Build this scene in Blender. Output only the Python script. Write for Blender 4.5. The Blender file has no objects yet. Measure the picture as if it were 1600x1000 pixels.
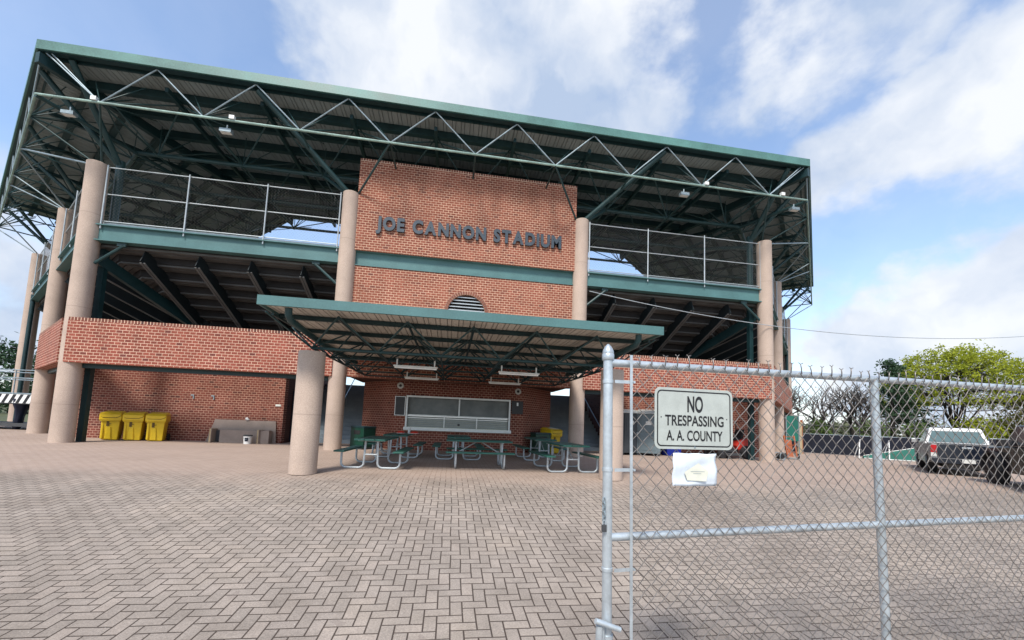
import bpy, bmesh, math, random
from mathutils import Vector, Matrix
random.seed(7)
sc = bpy.context.scene
col = sc.collection
R = math.radians
# ---------------------------------------------------------------- camera
cam = bpy.data.cameras.new('camera'); camo = bpy.data.objects.new('camera', cam); col.objects.link(camo)
r2 = Vector((0.98757, -0.15214, 0.03959)); u2 = Vector((-0.05205, -0.07877, 0.99553)); fw = Vector((0.14834, 0.98521, 0.08571))
mw = Matrix((r2, u2, -fw)).transposed().to_4x4(); mw.translation = Vector((0, 0, 1.15)); camo.matrix_world = mw
cam.sensor_width = 36; cam.lens = 624.73/1600*36; cam.shift_y = (604.5-500)/1600
cam.clip_start = .05; cam.clip_end = 3000
sc.camera = camo
sc.render.resolution_x = 1024; sc.render.resolution_y = 640
# ---------------------------------------------------------------- light
SUN_EL, SUN_AZ = 50, 205          # azimuth clockwise from +Y: the sun stands behind the camera, a little to the left
sun = bpy.data.lights.new('sun', 'SUN'); suno = bpy.data.objects.new('sun', sun); col.objects.link(suno)
sun.energy = 2.3; sun.angle = R(11); sun.color = (1, .95, .87)
sd = Vector((math.sin(R(SUN_AZ))*math.cos(R(SUN_EL)), math.cos(R(SUN_AZ))*math.cos(R(SUN_EL)), math.sin(R(SUN_EL))))
suno.rotation_euler = sd.to_track_quat('Z', 'Y').to_euler()
sc.view_settings.view_transform = 'Standard'; sc.view_settings.look = 'None'; sc.view_settings.exposure = .95; sc.view_settings.gamma = 1
w = bpy.data.worlds.new('World'); sc.world = w; w.use_nodes = True
nt = w.node_tree; N = nt.nodes; L = nt.links
for n in list(N): N.remove(n)
def mk(t, **k):
    n = N.new(t)
    for a, b in k.items(): setattr(n, a, b)
    return n
out = mk('ShaderNodeOutputWorld'); bg = mk('ShaderNodeBackground'); bg.inputs[1].default_value = .15
L.new(bg.outputs[0], out.inputs[0])
sky = mk('ShaderNodeTexSky', sky_type='NISHITA'); sky.sun_disc = False
sky.sun_elevation = R(SUN_EL); sky.sun_rotation = R(SUN_AZ); sky.air_density = 1.0; sky.dust_density = .8; sky.ozone_density = 1.9
tc = mk('ShaderNodeTexCoord')
def wmath(op, a, b=None, clamp=False):
    n = mk('ShaderNodeMath', operation=op); n.use_clamp = clamp
    for i, x in enumerate((a, b)):
        if x is None: continue
        if isinstance(x, (int, float)): n.inputs[i].default_value = x
        else: L.new(x, n.inputs[i])
    return n.outputs[0]
nz0 = mk('ShaderNodeTexNoise'); nz0.inputs['Scale'].default_value = 3.2; nz0.inputs['Detail'].default_value = 6; nz0.inputs['Roughness'].default_value = .55
L.new(tc.outputs['Generated'], nz0.inputs['Vector'])
vs = mk('ShaderNodeVectorMath', operation='SUBTRACT'); L.new(nz0.outputs['Color'], vs.inputs[0]); vs.inputs[1].default_value = (.5, .5, .5)
vsc = mk('ShaderNodeVectorMath', operation='SCALE'); L.new(vs.outputs[0], vsc.inputs[0]); vsc.inputs[3].default_value = .26
va = mk('ShaderNodeVectorMath', operation='ADD'); L.new(tc.outputs['Generated'], va.inputs[0]); L.new(vsc.outputs[0], va.inputs[1])
vn = mk('ShaderNodeVectorMath', operation='NORMALIZE'); L.new(va.outputs[0], vn.inputs[0])
BL = [((-.199, .70, .686), 8, 1), ((-.10, .707, .698), 11, 1.05), ((.032, .711, .703), 13, 1.15), ((.158, .70, .68), 12, 1.1), ((.26, .70, .66), 9, .9), ((.34, .71, .61), 6, .5),
      ((.511, .569, .644), 6, .62), ((.586, .489, .646), 8, .8), ((.45, .62, .63), 5, .5), ((.67, .55, .49), 6, .9), ((.71, .50, .50), 6, .95), ((.757, .44, .485), 8, 1.0), ((.80, .44, .41), 6, .6), ((.69, .57, .44), 5, .55),
      ((.845, .49, .21), 8, 1.05), ((.82, .55, .13), 9, 1.05), ((.70, .66, .27), 5, .55), ((.78, .62, .10), 9, .9), ((-.69, .71, .16), 9, .9), ((-.75, .62, .10), 11, .9), ((-.66, .64, .30), 6, .6),
      ((-.5, -.6, .5), 25, .9), ((.5, -.7, .4), 22, .9), ((-.9, -.1, .4), 18, .8), ((.95, -.1, .4), 18, .8), ((0, -.3, .95), 20, .7)]
tot = None
for c, rad, amp in BL:
    v = Vector(c).normalized()
    d = mk('ShaderNodeVectorMath', operation='DOT_PRODUCT'); L.new(vn.outputs[0], d.inputs[0]); d.inputs[1].default_value = v
    m = mk('ShaderNodeMapRange', interpolation_type='SMOOTHSTEP'); L.new(d.outputs['Value'], m.inputs[0])
    m.inputs[1].default_value = math.cos(R(rad*1.4)); m.inputs[2].default_value = math.cos(R(rad*.15)); m.inputs[3].default_value = 0; m.inputs[4].default_value = amp
    tot = m.outputs[0] if tot is None else wmath('MAXIMUM', tot, m.outputs[0])
nz1 = mk('ShaderNodeTexNoise'); nz1.inputs['Scale'].default_value = 5.5; nz1.inputs['Detail'].default_value = 10; nz1.inputs['Roughness'].default_value = .56
L.new(tc.outputs['Generated'], nz1.inputs['Vector'])
mp = mk('ShaderNodeMapping'); mp.inputs['Scale'].default_value = (1, 1, 1.6); L.new(tc.outputs['Generated'], mp.inputs[0]); L.new(mp.outputs[0], nz1.inputs['Vector'])
# thin veil everywhere, thick cloud where the blobs are
thick = wmath('ADD', tot, wmath('MULTIPLY', wmath('SUBTRACT', nz1.outputs[0], .5), 1.5))
m1 = mk('ShaderNodeMapRange', interpolation_type='SMOOTHSTEP'); L.new(thick, m1.inputs[0]); m1.inputs[1].default_value = .40; m1.inputs[2].default_value = .86; m1.inputs[3].default_value = .16; m1.inputs[4].default_value = .97
fac = m1.outputs[0]
# pale band of haze low over the horizon
sx = mk('ShaderNodeSeparateXYZ'); L.new(tc.outputs['Generated'], sx.inputs[0])
mh = mk('ShaderNodeMapRange', interpolation_type='SMOOTHSTEP'); L.new(sx.outputs[2], mh.inputs[0]); mh.inputs[1].default_value = .30; mh.inputs[2].default_value = .0; mh.inputs[3].default_value = 0; mh.inputs[4].default_value = .6
fac = wmath('MAXIMUM', fac, mh.outputs[0])
nz2 = mk('ShaderNodeTexNoise'); nz2.inputs['Scale'].default_value = 4.5; nz2.inputs['Detail'].default_value = 5; L.new(va.outputs[0], nz2.inputs['Vector'])
cr = mk('ShaderNodeValToRGB'); cr.color_ramp.elements[0].position = .36; cr.color_ramp.elements[0].color = (1.75, 2.15, 2.85, 1); cr.color_ramp.elements[1].position = .62; cr.color_ramp.elements[1].color = (3.35, 3.45, 3.6, 1)
L.new(nz2.outputs[0], cr.inputs[0])
mx = mk('ShaderNodeMix', data_type='RGBA'); L.new(fac, mx.inputs[0]); L.new(sky.outputs[0], mx.inputs[6]); L.new(cr.outputs[0], mx.inputs[7]); L.new(mx.outputs[2], bg.inputs[0])

# ---------------------------------------------------------------- materials
class NT:
    def __init__(s, name, rough=.7, metal=0, spec=.4):
        s.m = bpy.data.materials.new(name); s.m.use_nodes = True; s.t = s.m.node_tree; s.b = s.t.nodes['Principled BSDF']
        s.b.inputs['Roughness'].default_value = rough; s.b.inputs['Metallic'].default_value = metal; s.b.inputs['Specular IOR Level'].default_value = spec
    def n(s, t, **k):
        n = s.t.nodes.new(t)
        for a, b in k.items(): setattr(n, a, b)
        return n
    def l(s, a, b): s.t.links.new(a, b)
    def uv(s):
        n = s.n('ShaderNodeUVMap'); n.uv_map = 'UVMap'; return n.outputs[0]
    def obj(s): return s.n('ShaderNodeTexCoord').outputs['Object']
    def math(s, op, a, b=None, c=None):
        n = s.n('ShaderNodeMath', operation=op)
        for i, x in enumerate((a, b, c)):
            if x is None: continue
            if isinstance(x, (int, float)): n.inputs[i].default_value = x
            else: s.l(x, n.inputs[i])
        return n.outputs[0]
    def noise(s, vec, scale, detail=4, rough=.55, out=0):
        n = s.n('ShaderNodeTexNoise'); n.inputs['Scale'].default_value = scale; n.inputs['Detail'].default_value = detail; n.inputs['Roughness'].default_value = rough
        if vec is not None: s.l(vec, n.inputs['Vector'])
        return n.outputs[out]
    def ramp(s, f, stops):
        n = s.n('ShaderNodeValToRGB'); e = n.color_ramp.elements
        e[0].position, e[0].color = stops[0][0], (*stops[0][1], 1); e[1].position, e[1].color = stops[-1][0], (*stops[-1][1], 1)
        for p, c in stops[1:-1]:
            x = e.new(p); x.color = (*c, 1)
        s.l(f, n.inputs[0]); return n.outputs[0]
    def mix(s, f, a, b, mode='MIX'):
        n = s.n('ShaderNodeMix', data_type='RGBA', blend_type=mode)
        for i, x in ((0, f), (6, a), (7, b)):
            if isinstance(x, (int, float)): n.inputs[i].default_value = x
            elif isinstance(x, tuple): n.inputs[i].default_value = (*x, 1)
            else: s.l(x, n.inputs[i])
        return n.outputs[2]
    def base(s, c):
        if isinstance(c, tuple): s.b.inputs['Base Color'].default_value = (*c, 1)
        else: s.l(c, s.b.inputs['Base Color'])
    def bump(s, h, strength=.3, dist=.01):
        n = s.n('ShaderNodeBump'); n.inputs['Strength'].default_value = strength; n.inputs['Distance'].default_value = dist; s.l(h, n.inputs['Height']); s.l(n.outputs[0], s.b.inputs['Normal'])

def mottled(name, c, var=.25, scale=3, rough=.6, metal=0, fine=40, bump=0, spec=.4):
    """one colour broken up by soft large patches and fine grain"""
    a = NT(name, rough, metal, spec); v = a.obj()
    n1 = a.noise(v, scale, 5); n2 = a.noise(v, fine, 3)
    f = a.math('ADD', a.math('MULTIPLY', n1, .65), a.math('MULTIPLY', n2, .35))
    lo = tuple(x*(1-var) for x in c); hi = tuple(min(1, x*(1+var)) for x in c)
    a.base(a.ramp(f, [(.33, lo), (.5, c), (.67, hi)]))
    if bump: a.bump(n2, bump, .005)
    rr = a.n('ShaderNodeMapRange'); a.l(n1, rr.inputs[0]); rr.inputs[3].default_value = max(0, rough-.12); rr.inputs[4].default_value = min(1, rough+.12); a.l(rr.outputs[0], a.b.inputs['Roughness'])
    return a.m

def brick(name, bw, bh, c1, c2, c3, mortar, ms, soldier=None):
    a = NT(name, .85, 0, .2); uv = a.uv()
    b = a.n('ShaderNodeTexBrick'); b.offset = .5; b.inputs['Scale'].default_value = 1; b.inputs['Brick Width'].default_value = bw; b.inputs['Row Height'].default_value = bh
    b.inputs['Mortar Size'].default_value = ms; b.inputs['Mortar Smooth'].default_value = .25; b.inputs['Bias'].default_value = 0
    b.inputs['Color1'].default_value = (0, 0, 0, 1); b.inputs['Color2'].default_value = (1, 1, 1, 1); b.inputs['Mortar'].default_value = (.5, .5, .5, 1)
    a.l(uv, b.inputs['Vector'])
    bc = a.ramp(b.outputs[0], [(0, c3), (.05, c2), (.3, c1), (.75, c1), (1, tuple(x*1.15 for x in c1))])
    big = a.noise(uv, .7, 5); fine = a.noise(uv, 25, 3)
    bc = a.mix(1.0, bc, a.ramp(big, [(.3, (.8, .78, .76)), (.7, (1.15, 1.12, 1.1))]), 'MULTIPLY')
    bc = a.mix(1.0, bc, a.ramp(fine, [(.3, (.82, .82, .82)), (.7, (1.15, 1.15, 1.15))]), 'MULTIPLY')
    mps = a.n('ShaderNodeMapping'); mps.inputs['Scale'].default_value = (3.2, .35, 1); a.l(uv, mps.inputs[0]); stk = a.noise(mps.outputs[0], 1.0, 5, .6)
    bc = a.mix(1.0, bc, a.ramp(stk, [(.3, (.84, .83, .82)), (.5, (1, 1, 1)), (.72, (1.12, 1.13, 1.13))]), 'MULTIPLY')
    mc = a.mix(1.0, mortar, a.ramp(a.noise(uv, 1.6, 6), [(.3, (.72, .70, .68)), (.68, (1.12, 1.12, 1.1))]), 'MULTIPLY')
    a.base(a.mix(b.outputs[1], bc, mc))
    a.bump(a.math('SUBTRACT', 1, b.outputs[1]), .6, .006)
    return a.m

M = {}
M['brick'] = brick('brick_red', .178, .0855, (.238, .080, .052), (.19, .064, .045), (.15, .055, .042), (.61, .405, .295), .0082)
M['band'] = brick('brick_band', .174, .0900, (.252, .073, .050), (.20, .058, .042), (.14, .046, .038), (.67, .45, .34), .0078)
M['brick_low'] = brick('shaded_lower_brick', .163, .084, (.175, .054, .040), (.125, .040, .032), (.080, .030, .026), (.43, .255, .19), .0095)  # darker copy of the red brick; shade under the overhang is in the colour
M['soldier'] = brick('brick_rowlock', .088, .30, (.19, .075, .055), (.13, .055, .045), (.07, .036, .034), (.70, .50, .37), .010)
M['brick_plain'] = brick('brick_arch', .4, .4, (.20, .085, .06), (.15, .06, .045), (.08, .036, .034), (.15, .06, .045), .0001)
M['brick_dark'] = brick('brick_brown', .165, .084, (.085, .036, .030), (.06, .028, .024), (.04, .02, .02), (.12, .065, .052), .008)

# concrete columns
a = NT('column_concrete', .85, 0, .2); v = a.obj(); g = a.noise(v, 55, 2, .6); bg_ = a.noise(v, 1.3, 5)
c = a.ramp(g, [(.3, (.395, .310, .258)), (.5, (.455, .358, .298)), (.72, (.52, .415, .35))])
c = a.mix(1.0, c, a.ramp(bg_, [(.3, (.86, .85, .84)), (.7, (1.08, 1.07, 1.05))]), 'MULTIPLY')
sxx = a.n('ShaderNodeSeparateXYZ'); a.l(v, sxx.inputs[0])
jz = a.math('ABSOLUTE', a.math('SUBTRACT', a.math('FRACT', a.math('MULTIPLY', a.math('ADD', sxx.outputs[2], .35), 1/2.95)), .5))
jl = a.math('LESS_THAN', jz, .0035)
c = a.mix(a.math('MULTIPLY', jl, .35), c, (.20, .16, .13))
a.base(c); a.bump(g, .25, .004); M['column'] = a.m

# herringbone pavers
a = NT('herringbone_pavers', .9, 0, .2); v = a.obj(); s_ = a.n('ShaderNodeSeparateXYZ'); a.l(v, s_.inputs[0])
wob = a.noise(v, .9, 2, .5, 1); wsx = a.n('ShaderNodeSeparateXYZ'); a.l(wob, wsx.inputs[0])
gx = a.math('MULTIPLY', a.math('ADD', s_.outputs[0], a.math('MULTIPLY', wsx.outputs[0], .05)), 9.6)
gy = a.math('MULTIPLY', a.math('ADD', s_.outputs[1], a.math('MULTIPLY', wsx.outputs[1], .05)), 9.6)
ix = a.math('FLOOR', gx); iy = a.math('FLOOR', gy); fx = a.math('SUBTRACT', gx, ix); fy = a.math('SUBTRACT', gy, iy)
k = a.math('FLOORED_MODULO', a.math('ADD', ix, iy), 4)
is0 = a.math('COMPARE', k, 0, .1); is1 = a.math('COMPARE', k, 1, .1); is2 = a.math('COMPARE', k, 2, .1); is3 = a.math('COMPARE', k, 3, .1)
dl = a.math('ADD', fx, a.math('MULTIPLY', is1, 5)); dr = a.math('ADD', a.math('SUBTRACT', 1, fx), a.math('MULTIPLY', is0, 5))
db = a.math('ADD', fy, a.math('MULTIPLY', is3, 5)); dt = a.math('ADD', a.math('SUBTRACT', 1, fy), a.math('MULTIPLY', is2, 5))
dd = a.math('MINIMUM', a.math('MINIMUM', dl, dr), a.math('MINIMUM', db, dt))
mr = a.n('ShaderNodeMapRange', interpolation_type='SMOOTHSTEP'); a.l(dd, mr.inputs[0]); mr.inputs[1].default_value = .025; mr.inputs[2].default_value = .085
idx = a.math('SUBTRACT', ix, is1); idy = a.math('SUBTRACT', iy, is3)
cb = a.n('ShaderNodeCombineXYZ'); a.l(idx, cb.inputs[0]); a.l(idy, cb.inputs[1])
wn = a.n('ShaderNodeTexWhiteNoise', noise_dimensions='3D'); a.l(cb.outputs[0], wn.inputs['Vector'])
pc = a.ramp(wn.outputs[0], [(0, (.292, .248, .212)), (.35, (.312, .265, .227)), (.7, (.326, .276, .236)), (1, (.348, .292, .248))])
gr = a.noise(v, 75, 3, .8); pc = a.mix(1.0, pc, a.ramp(gr, [(.28, (.72, .72, .72)), (.5, (1, 1, 1)), (.72, (1.32, 1.31, 1.29))]), 'MULTIPLY')
pat = a.noise(v, .55, 6, .6); pc = a.mix(1.0, pc, a.ramp(pat, [(.3, (.78, .77, .76)), (.5, (.98, .98, .98)), (.72, (1.14, 1.12, 1.08))]), 'MULTIPLY')
pat2 = a.noise(v, 2.6, 5, .65); pc = a.mix(1.0, pc, a.ramp(pat2, [(.34, (.86, .86, .85)), (.6, (1.04, 1.04, 1.04))]), 'MULTIPLY')
# the strip beside the building is worn to a warmer pink, with sand washed into the joints
wy = a.n('ShaderNodeMapRange', interpolation_type='SMOOTHSTEP'); a.l(a.math('ADD', s_.outputs[1], a.math('MULTIPLY', pat, 3)), wy.inputs[0]); wy.inputs[1].default_value = 8.2; wy.inputs[2].default_value = 10.3
pc = a.mix(a.math('MULTIPLY', wy.outputs[0], .5), pc, (.46, .335, .27))
jc = a.mix(wy.outputs[0], (.062, .046, .037), (.28, .20, .155))
fin = a.mix(mr.outputs[0], jc, pc)
sp = a.noise(v, 38, 2, .8); fin = a.mix(a.math('MULTIPLY', a.math('GREATER_THAN', sp, .735), .45), fin, (.75, .70, .62))
sp2 = a.noise(v, 4.3, 3, .6); fin = a.mix(a.math('MULTIPLY', a.math('GREATER_THAN', sp2, .70), .35), fin, (.20, .16, .14))
a.base(fin); a.bump(a.math('ADD', mr.outputs[0], a.math('MULTIPLY', gr, .35)), .55, .006)
M['paver'] = a.m

# corrugated steel sheet seen from below; UV v runs across the ribs
def sheet(name, c, pitch=.30):
    a = NT(name, .55, .15, .3); uv = a.uv(); s_ = a.n('ShaderNodeSeparateXYZ'); a.l(uv, s_.inputs[0])
    f = a.math('ABSOLUTE', a.math('SUBTRACT', a.math('FRACT', a.math('MULTIPLY', s_.outputs[0], 1/pitch)), .5))
    rib = a.n('ShaderNodeMapRange', interpolation_type='SMOOTHSTEP'); a.l(f, rib.inputs[0]); rib.inputs[1].default_value = .12; rib.inputs[2].default_value = .24
    n1 = a.noise(uv, .8, 5)
    cc = a.mix(1.0, c, a.ramp(n1, [(.3, (.82, .80, .78)), (.7, (1.12, 1.12, 1.12))]), 'MULTIPLY')
    gro = a.math('LESS_THAN', a.math('ABSOLUTE', a.math('SUBTRACT', f, .20)), .02)
    a.base(a.mix(a.math('MULTIPLY', gro, .45), cc, tuple(x*.25 for x in c)))
    a.bump(rib.outputs[0], 1, .05); return a.m
M['sheet'] = sheet('roof_sheet', (.27, .32, .32))
M['sheet2'] = sheet('canopy_sheet', (.60, .56, .49), .22)
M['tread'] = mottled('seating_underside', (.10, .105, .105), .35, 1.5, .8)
M['green'] = mottled('teal_green_paint', (.070, .158, .158), .2, 1.3, .5, 0, 30)
M['green_fascia'] = mottled('weathered_green_fascia', (.080, .185, .165), .35, 1.0, .45, 0, 22)
M['darkgreen'] = mottled('dark_green_steel', (.009, .033, .037), .25, 3, .45)
M['strut'] = mottled('green_tube_steel', (.017, .048, .050), .25, 3, .45)
M['galv'] = mottled('galvanised_steel', (.50, .55, .58), .18, 9, .42, .55, 60)
M['galv_d'] = mottled('dull_galvanised_steel', (.27, .33, .36), .22, 8, .45, .5, 60)
M['galv_l'] = mottled('pale_galvanised_rail', (.42, .46, .48), .12, 6, .45, .3)
M['wire'] = mottled('fence_wire', (.23, .21, .195), .4, 9, .38, .5, 50)
M['chordlight'] = mottled('weathered_pale_green_steel', (.24, .34, .30), .5, 2.5, .45, .1)
M['white'] = mottled('white_paint', (.72, .72, .70), .08, 3, .5)
M['offwhite'] = mottled('off_white_plastic', (.62, .62, .58), .12, 3, .5)
M['alu'] = mottled('aluminium_trim', (.55, .57, .57), .12, 4, .38, .6)
M['shutter'] = mottled('rolling_shutter_grey', (.24, .26, .26), .15, 2, .45, .3)
M['black'] = mottled('black_rubber', (.018, .018, .020), .3, 5, .8)
M['darkgrey'] = mottled('dark_grey_plastic', (.05, .052, .056), .25, 4, .6)
M['mortar'] = mottled('mortar', (.62, .44, .33), .1, 5, .85)
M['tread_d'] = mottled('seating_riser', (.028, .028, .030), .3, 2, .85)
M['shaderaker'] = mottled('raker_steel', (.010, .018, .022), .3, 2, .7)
M['letter'] = mottled('slate_letter_metal', (.045, .060, .076), .25, 8, .5, .2)
M['yellow'] = mottled('yellow_plastic', (.68, .46, .015), .10, 2.5, .42, 0, 12)
M['yellow_sh'] = mottled('slot_and_shade_yellow', (.10, .06, .01), .1, 3, .6)
M['table'] = mottled('green_table_plastic', (.020, .098, .078), .25, 5, .5)
M['board'] = mottled('brown_plywood', (.31, .245, .205), .2, 2.2, .75)
M['wood'] = mottled('raw_timber', (.50, .38, .22), .25, 6, .75)
M['concrete'] = mottled('plain_concrete', (.30, .285, .27), .2, 2, .85, 0, 30, .3)
M['stair'] = mottled('stair_concrete', (.24, .28, .31), .2, 2, .8)
M['binbox'] = mottled('dark_green_bin', (.005, .045, .028), .2, 2, .45)
M['wallgreen'] = mottled('green_tarpaulin', (.005, .115, .085), .25, 2.5, .6)
M['toilet'] = mottled('grey_green_plastic', (.115, .150, .165), .15, 2, .5)
M['toilet_d'] = mottled('dark_grey_plastic_wall', (.045, .052, .058), .15, 2, .5)
M['blue'] = mottled('blue_plastic', (.01, .03, .33), .2, 3, .45)
M['red'] = mottled('red_enamel', (.50, .035, .022), .2, 3, .4)
M['orange'] = mottled('orange_enamel', (.30, .075, .02), .3, 4, .5)
M['navy'] = mottled('navy_windscreen', (.006, .009, .020), .3, 1.5, .8)
M['navyshade'] = mottled('navy_and_shade_car_paint', (.010, .014, .024), .15, 3, .25, .1, 20, 0, .6)
M['silver'] = mottled('silver_car_paint', (.42, .42, .42), .08, 2, .3, .4, 20, 0, .6)
M['carwhite'] = mottled('white_car_paint', (.75, .75, .74), .05, 2, .3, 0, 20, 0, .6)
M['blackpaint'] = mottled('black_car_paint', (.012, .012, .016), .15, 3, .25, .1, 20, 0, .6)
M['tail'] = mottled('red_lamp_lens', (.40, .008, .012), .15, 8, .2)
M['signface'] = mottled('worn_sign_face', (.41, .44, .41), .12, 14, .6, 0, 160, .1)
M['signink'] = mottled('black_sign_ink', (.014, .014, .016), .25, 20, .5)
M['paper'] = mottled('plastic_sleeved_paper', (.66, .72, .78), .10, 18, .3)
M['paper2'] = mottled('faded_yellow_print', (.68, .68, .58), .10, 18, .4)
M['bark'] = mottled('bark', (.032, .026, .024), .35, 4, .9)
M['tarp'] = mottled('dark_blue_tarpaulin', (.006, .010, .028), .4, 4, .7)
M['yband'] = mottled('yellow_stripe_paint', (.62, .43, .06), .15, 4, .6)
a = NT('window_glass', .12, 0, .6); a.base((.10, .13, .14)); M['glass'] = a.m
a = NT('lit_car_glass', .1, 0, .6); a.base((.10, .16, .17)); M['glass2'] = a.m
a = NT('screen_glass', .35, 0, .5); v = a.uv(); a.base(a.ramp(a.noise(v, 2.2, 3), [(.3, (.09, .11, .112)), (.7, (.165, .185, .185))])); M['screen'] = a.m
def leafm(name, cols, trans=.25):
    a = NT(name, .6, 0, .25); gi = a.n('ShaderNodeNewGeometry'); wn = a.n('ShaderNodeObjectInfo')
    f = a.noise(a.obj(), .55, 3); r_ = gi.outputs['Random Per Island']
    mixf = a.math('ADD', a.math('MULTIPLY', f, .6), a.math('MULTIPLY', r_, .4))
    a.base(a.ramp(mixf, [(.25 + .5*i/(len(cols)-1), c) for i, c in enumerate(cols)]))
    tr = a.n('ShaderNodeBsdfTranslucent'); tr.inputs[0].default_value = (*cols[-1], 1); ms = a.n('ShaderNodeMixShader'); ms.inputs[0].default_value = trans
    o = a.t.nodes['Material Output']; a.l(a.b.outputs[0], ms.inputs[1]); a.l(tr.outputs[0], ms.inputs[2]); a.l(ms.outputs[0], o.inputs[0]); return a.m
M['leaf_y'] = leafm('spring_leaves', [(.17, .20, .018), (.29, .32, .024), (.42, .45, .04)], .35)
M['leaf_d'] = leafm('evergreen_needles', [(.020, .045, .022), (.035, .07, .032), (.05, .095, .045)], .1)
M['leaf_m'] = leafm('shrub_leaves', [(.05, .085, .02), (.08, .13, .03), (.13, .18, .045)], .2)
M['leaf_b'] = leafm('brownish_leaves', [(.05, .045, .025), (.085, .075, .03), (.13, .12, .04)], .2)
M['leaf_far'] = leafm('far_wood_leaves', [(.06, .07, .04), (.09, .10, .05), (.12, .12, .07)], .1)

# ---------------------------------------------------------------- mesh building
class MB:
    def __init__(s): s.v = []; s.f = []; s.mi = []; s.mats = []; s.cm = 0; s.sm = []
    def mat(s, name):
        if name not in s.mats: s.mats.append(name)
        s.cm = s.mats.index(name); return s
    def add(s, vs, fs, smooth=False, xf=None):
        o = len(s.v)
        for p in vs:
            p = Vector(p)
            s.v.append(tuple(xf(p)) if xf else tuple(p))
        for f in fs: s.f.append([i+o for i in f]); s.mi.append(s.cm); s.sm.append(smooth)
        return s
    def box(s, x0, x1, y0, y1, z0, z1, xf=None):
        if x0 > x1: x0, x1 = x1, x0
        if y0 > y1: y0, y1 = y1, y0
        if z0 > z1: z0, z1 = z1, z0
        vs = [(x0, y0, z0), (x1, y0, z0), (x1, y1, z0), (x0, y1, z0), (x0, y0, z1), (x1, y0, z1), (x1, y1, z1), (x0, y1, z1)]
        return s.add(vs, [(0, 3, 2, 1), (4, 5, 6, 7), (0, 1, 5, 4), (1, 2, 6, 5), (2, 3, 7, 6), (3, 0, 4, 7)], False, xf)
    def bar(s, p, q, w, h, up=(0, 0, 1), xf=None):
        """rectangular bar from p to q, w across, h along 'up'"""
        p = Vector(p); q = Vector(q)
        if xf: p = Vector(xf(p)); q = Vector(xf(q))
        d = (q-p).normalized(); u = Vector(up); a = d.cross(u)
        if a.length < 1e-4: a = d.cross(Vector((1, 0, 0)))
        a.normalize(); b = a.cross(d).normalized(); a = a*w/2; b = b*h/2
        vs = [p-a-b, p+a-b, p+a+b, p-a+b, q-a-b, q+a-b, q+a+b, q-a+b]
        return s.add(vs, [(0, 3, 2, 1), (4, 5, 6, 7), (0, 1, 5, 4), (1, 2, 6, 5), (2, 3, 7, 6), (3, 0, 4, 7)])
    def tube(s, pts, r, n=8, xf=None, cap=True, r2=None):
        P = [Vector(p) for p in pts]
        if xf: P = [Vector(xf(p)) for p in P]
        m = len(P); rings = []; prev = None
        for i, p in enumerate(P):
            d = (P[min(i+1, m-1)]-P[max(i-1, 0)])
            if d.length < 1e-9: d = Vector((0, 0, 1))
            d.normalize()
            if prev is None:
                a = d.cross(Vector((0, 0, 1)));
                if a.length < 1e-3: a = d.cross(Vector((1, 0, 0)))
            else: a = prev-d*prev.dot(d)
            a.normalize(); prev = a; b = d.cross(a)
            rr = r if r2 is None else r+(r2-r)*i/(m-1)
            rings.append([p+a*rr*math.cos(2*math.pi*k/n)+b*rr*math.sin(2*math.pi*k/n) for k in range(n)])
        vs = [v for rg in rings for v in rg]; fs = []
        for i in range(m-1):
            for k in range(n): fs.append((i*n+k, i*n+(k+1) % n, (i+1)*n+(k+1) % n, (i+1)*n+k))
        if cap: fs.append(tuple(range(n-1, -1, -1))); fs.append(tuple(range((m-1)*n, m*n)))
        return s.add(vs, fs, True)
    def lathe(s, prof, c=(0, 0, 0), n=24, xf=None, cap=True):
        vs = []; fs = []
        for r, z in prof:
            for k in range(n): vs.append((c[0]+r*math.cos(2*math.pi*k/n), c[1]+r*math.sin(2*math.pi*k/n), c[2]+z))
        for i in range(len(prof)-1):
            for k in range(n): fs.append((i*n+k, i*n+(k+1) % n, (i+1)*n+(k+1) % n, (i+1)*n+k))
        if cap: fs.append(tuple(range(n-1, -1, -1))); fs.append(tuple(range((len(prof)-1)*n, len(prof)*n)))
        return s.add(vs, fs, True, xf)
    def prism(s, poly, y0, y1, xf=None, tops=None):
        """polygon in x,z extruded along y"""
        n = len(poly); vs = [(x, y0, z) for x, z in poly]+[(x, y1, z) for x, z in poly]
        fs = [tuple(range(n)), tuple(range(2*n-1, n-1, -1))]+[(i, i+n, (i+1) % n+n, (i+1) % n) for i in range(n)]
        return s.add(vs, fs, False, xf)
    def slab(s, poly, z0, z1, xf=None):
        n = len(poly); vs = [(x, y, z0) for x, y in poly]+[(x, y, z1) for x, y in poly]
        fs = [tuple(range(n-1, -1, -1)), tuple(range(n, 2*n))]+[(i, (i+1) % n, (i+1) % n+n, i+n) for i in range(n)]
        return s.add(vs, fs, False, xf)
    def mesh(s, name):
        me = bpy.data.meshes.new(name); me.from_pydata(s.v, [], s.f)
        for m in s.mats: me.materials.append(M[m])
        me.polygons.foreach_set('material_index', s.mi); me.polygons.foreach_set('use_smooth', s.sm)
        uvl = me.uv_layers.new(name='UVMap'); me.update()
        data = [0.0]*(2*len(me.loops)); vv = s.v
        for p in me.polygons:
            nx, ny, nz = p.normal
            if abs(nz) > .7: T = (1, 0); flat = True
            else:
                l_ = math.hypot(nx, ny) or 1; T = (-ny/l_, nx/l_); flat = False
            for li in p.loop_indices:
                x, y, z = vv[me.loops[li].vertex_index]
                data[2*li] = x if flat else x*T[0]+y*T[1]; data[2*li+1] = y if flat else z
        uvl.data.foreach_set('uv', data)
        return me
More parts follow.
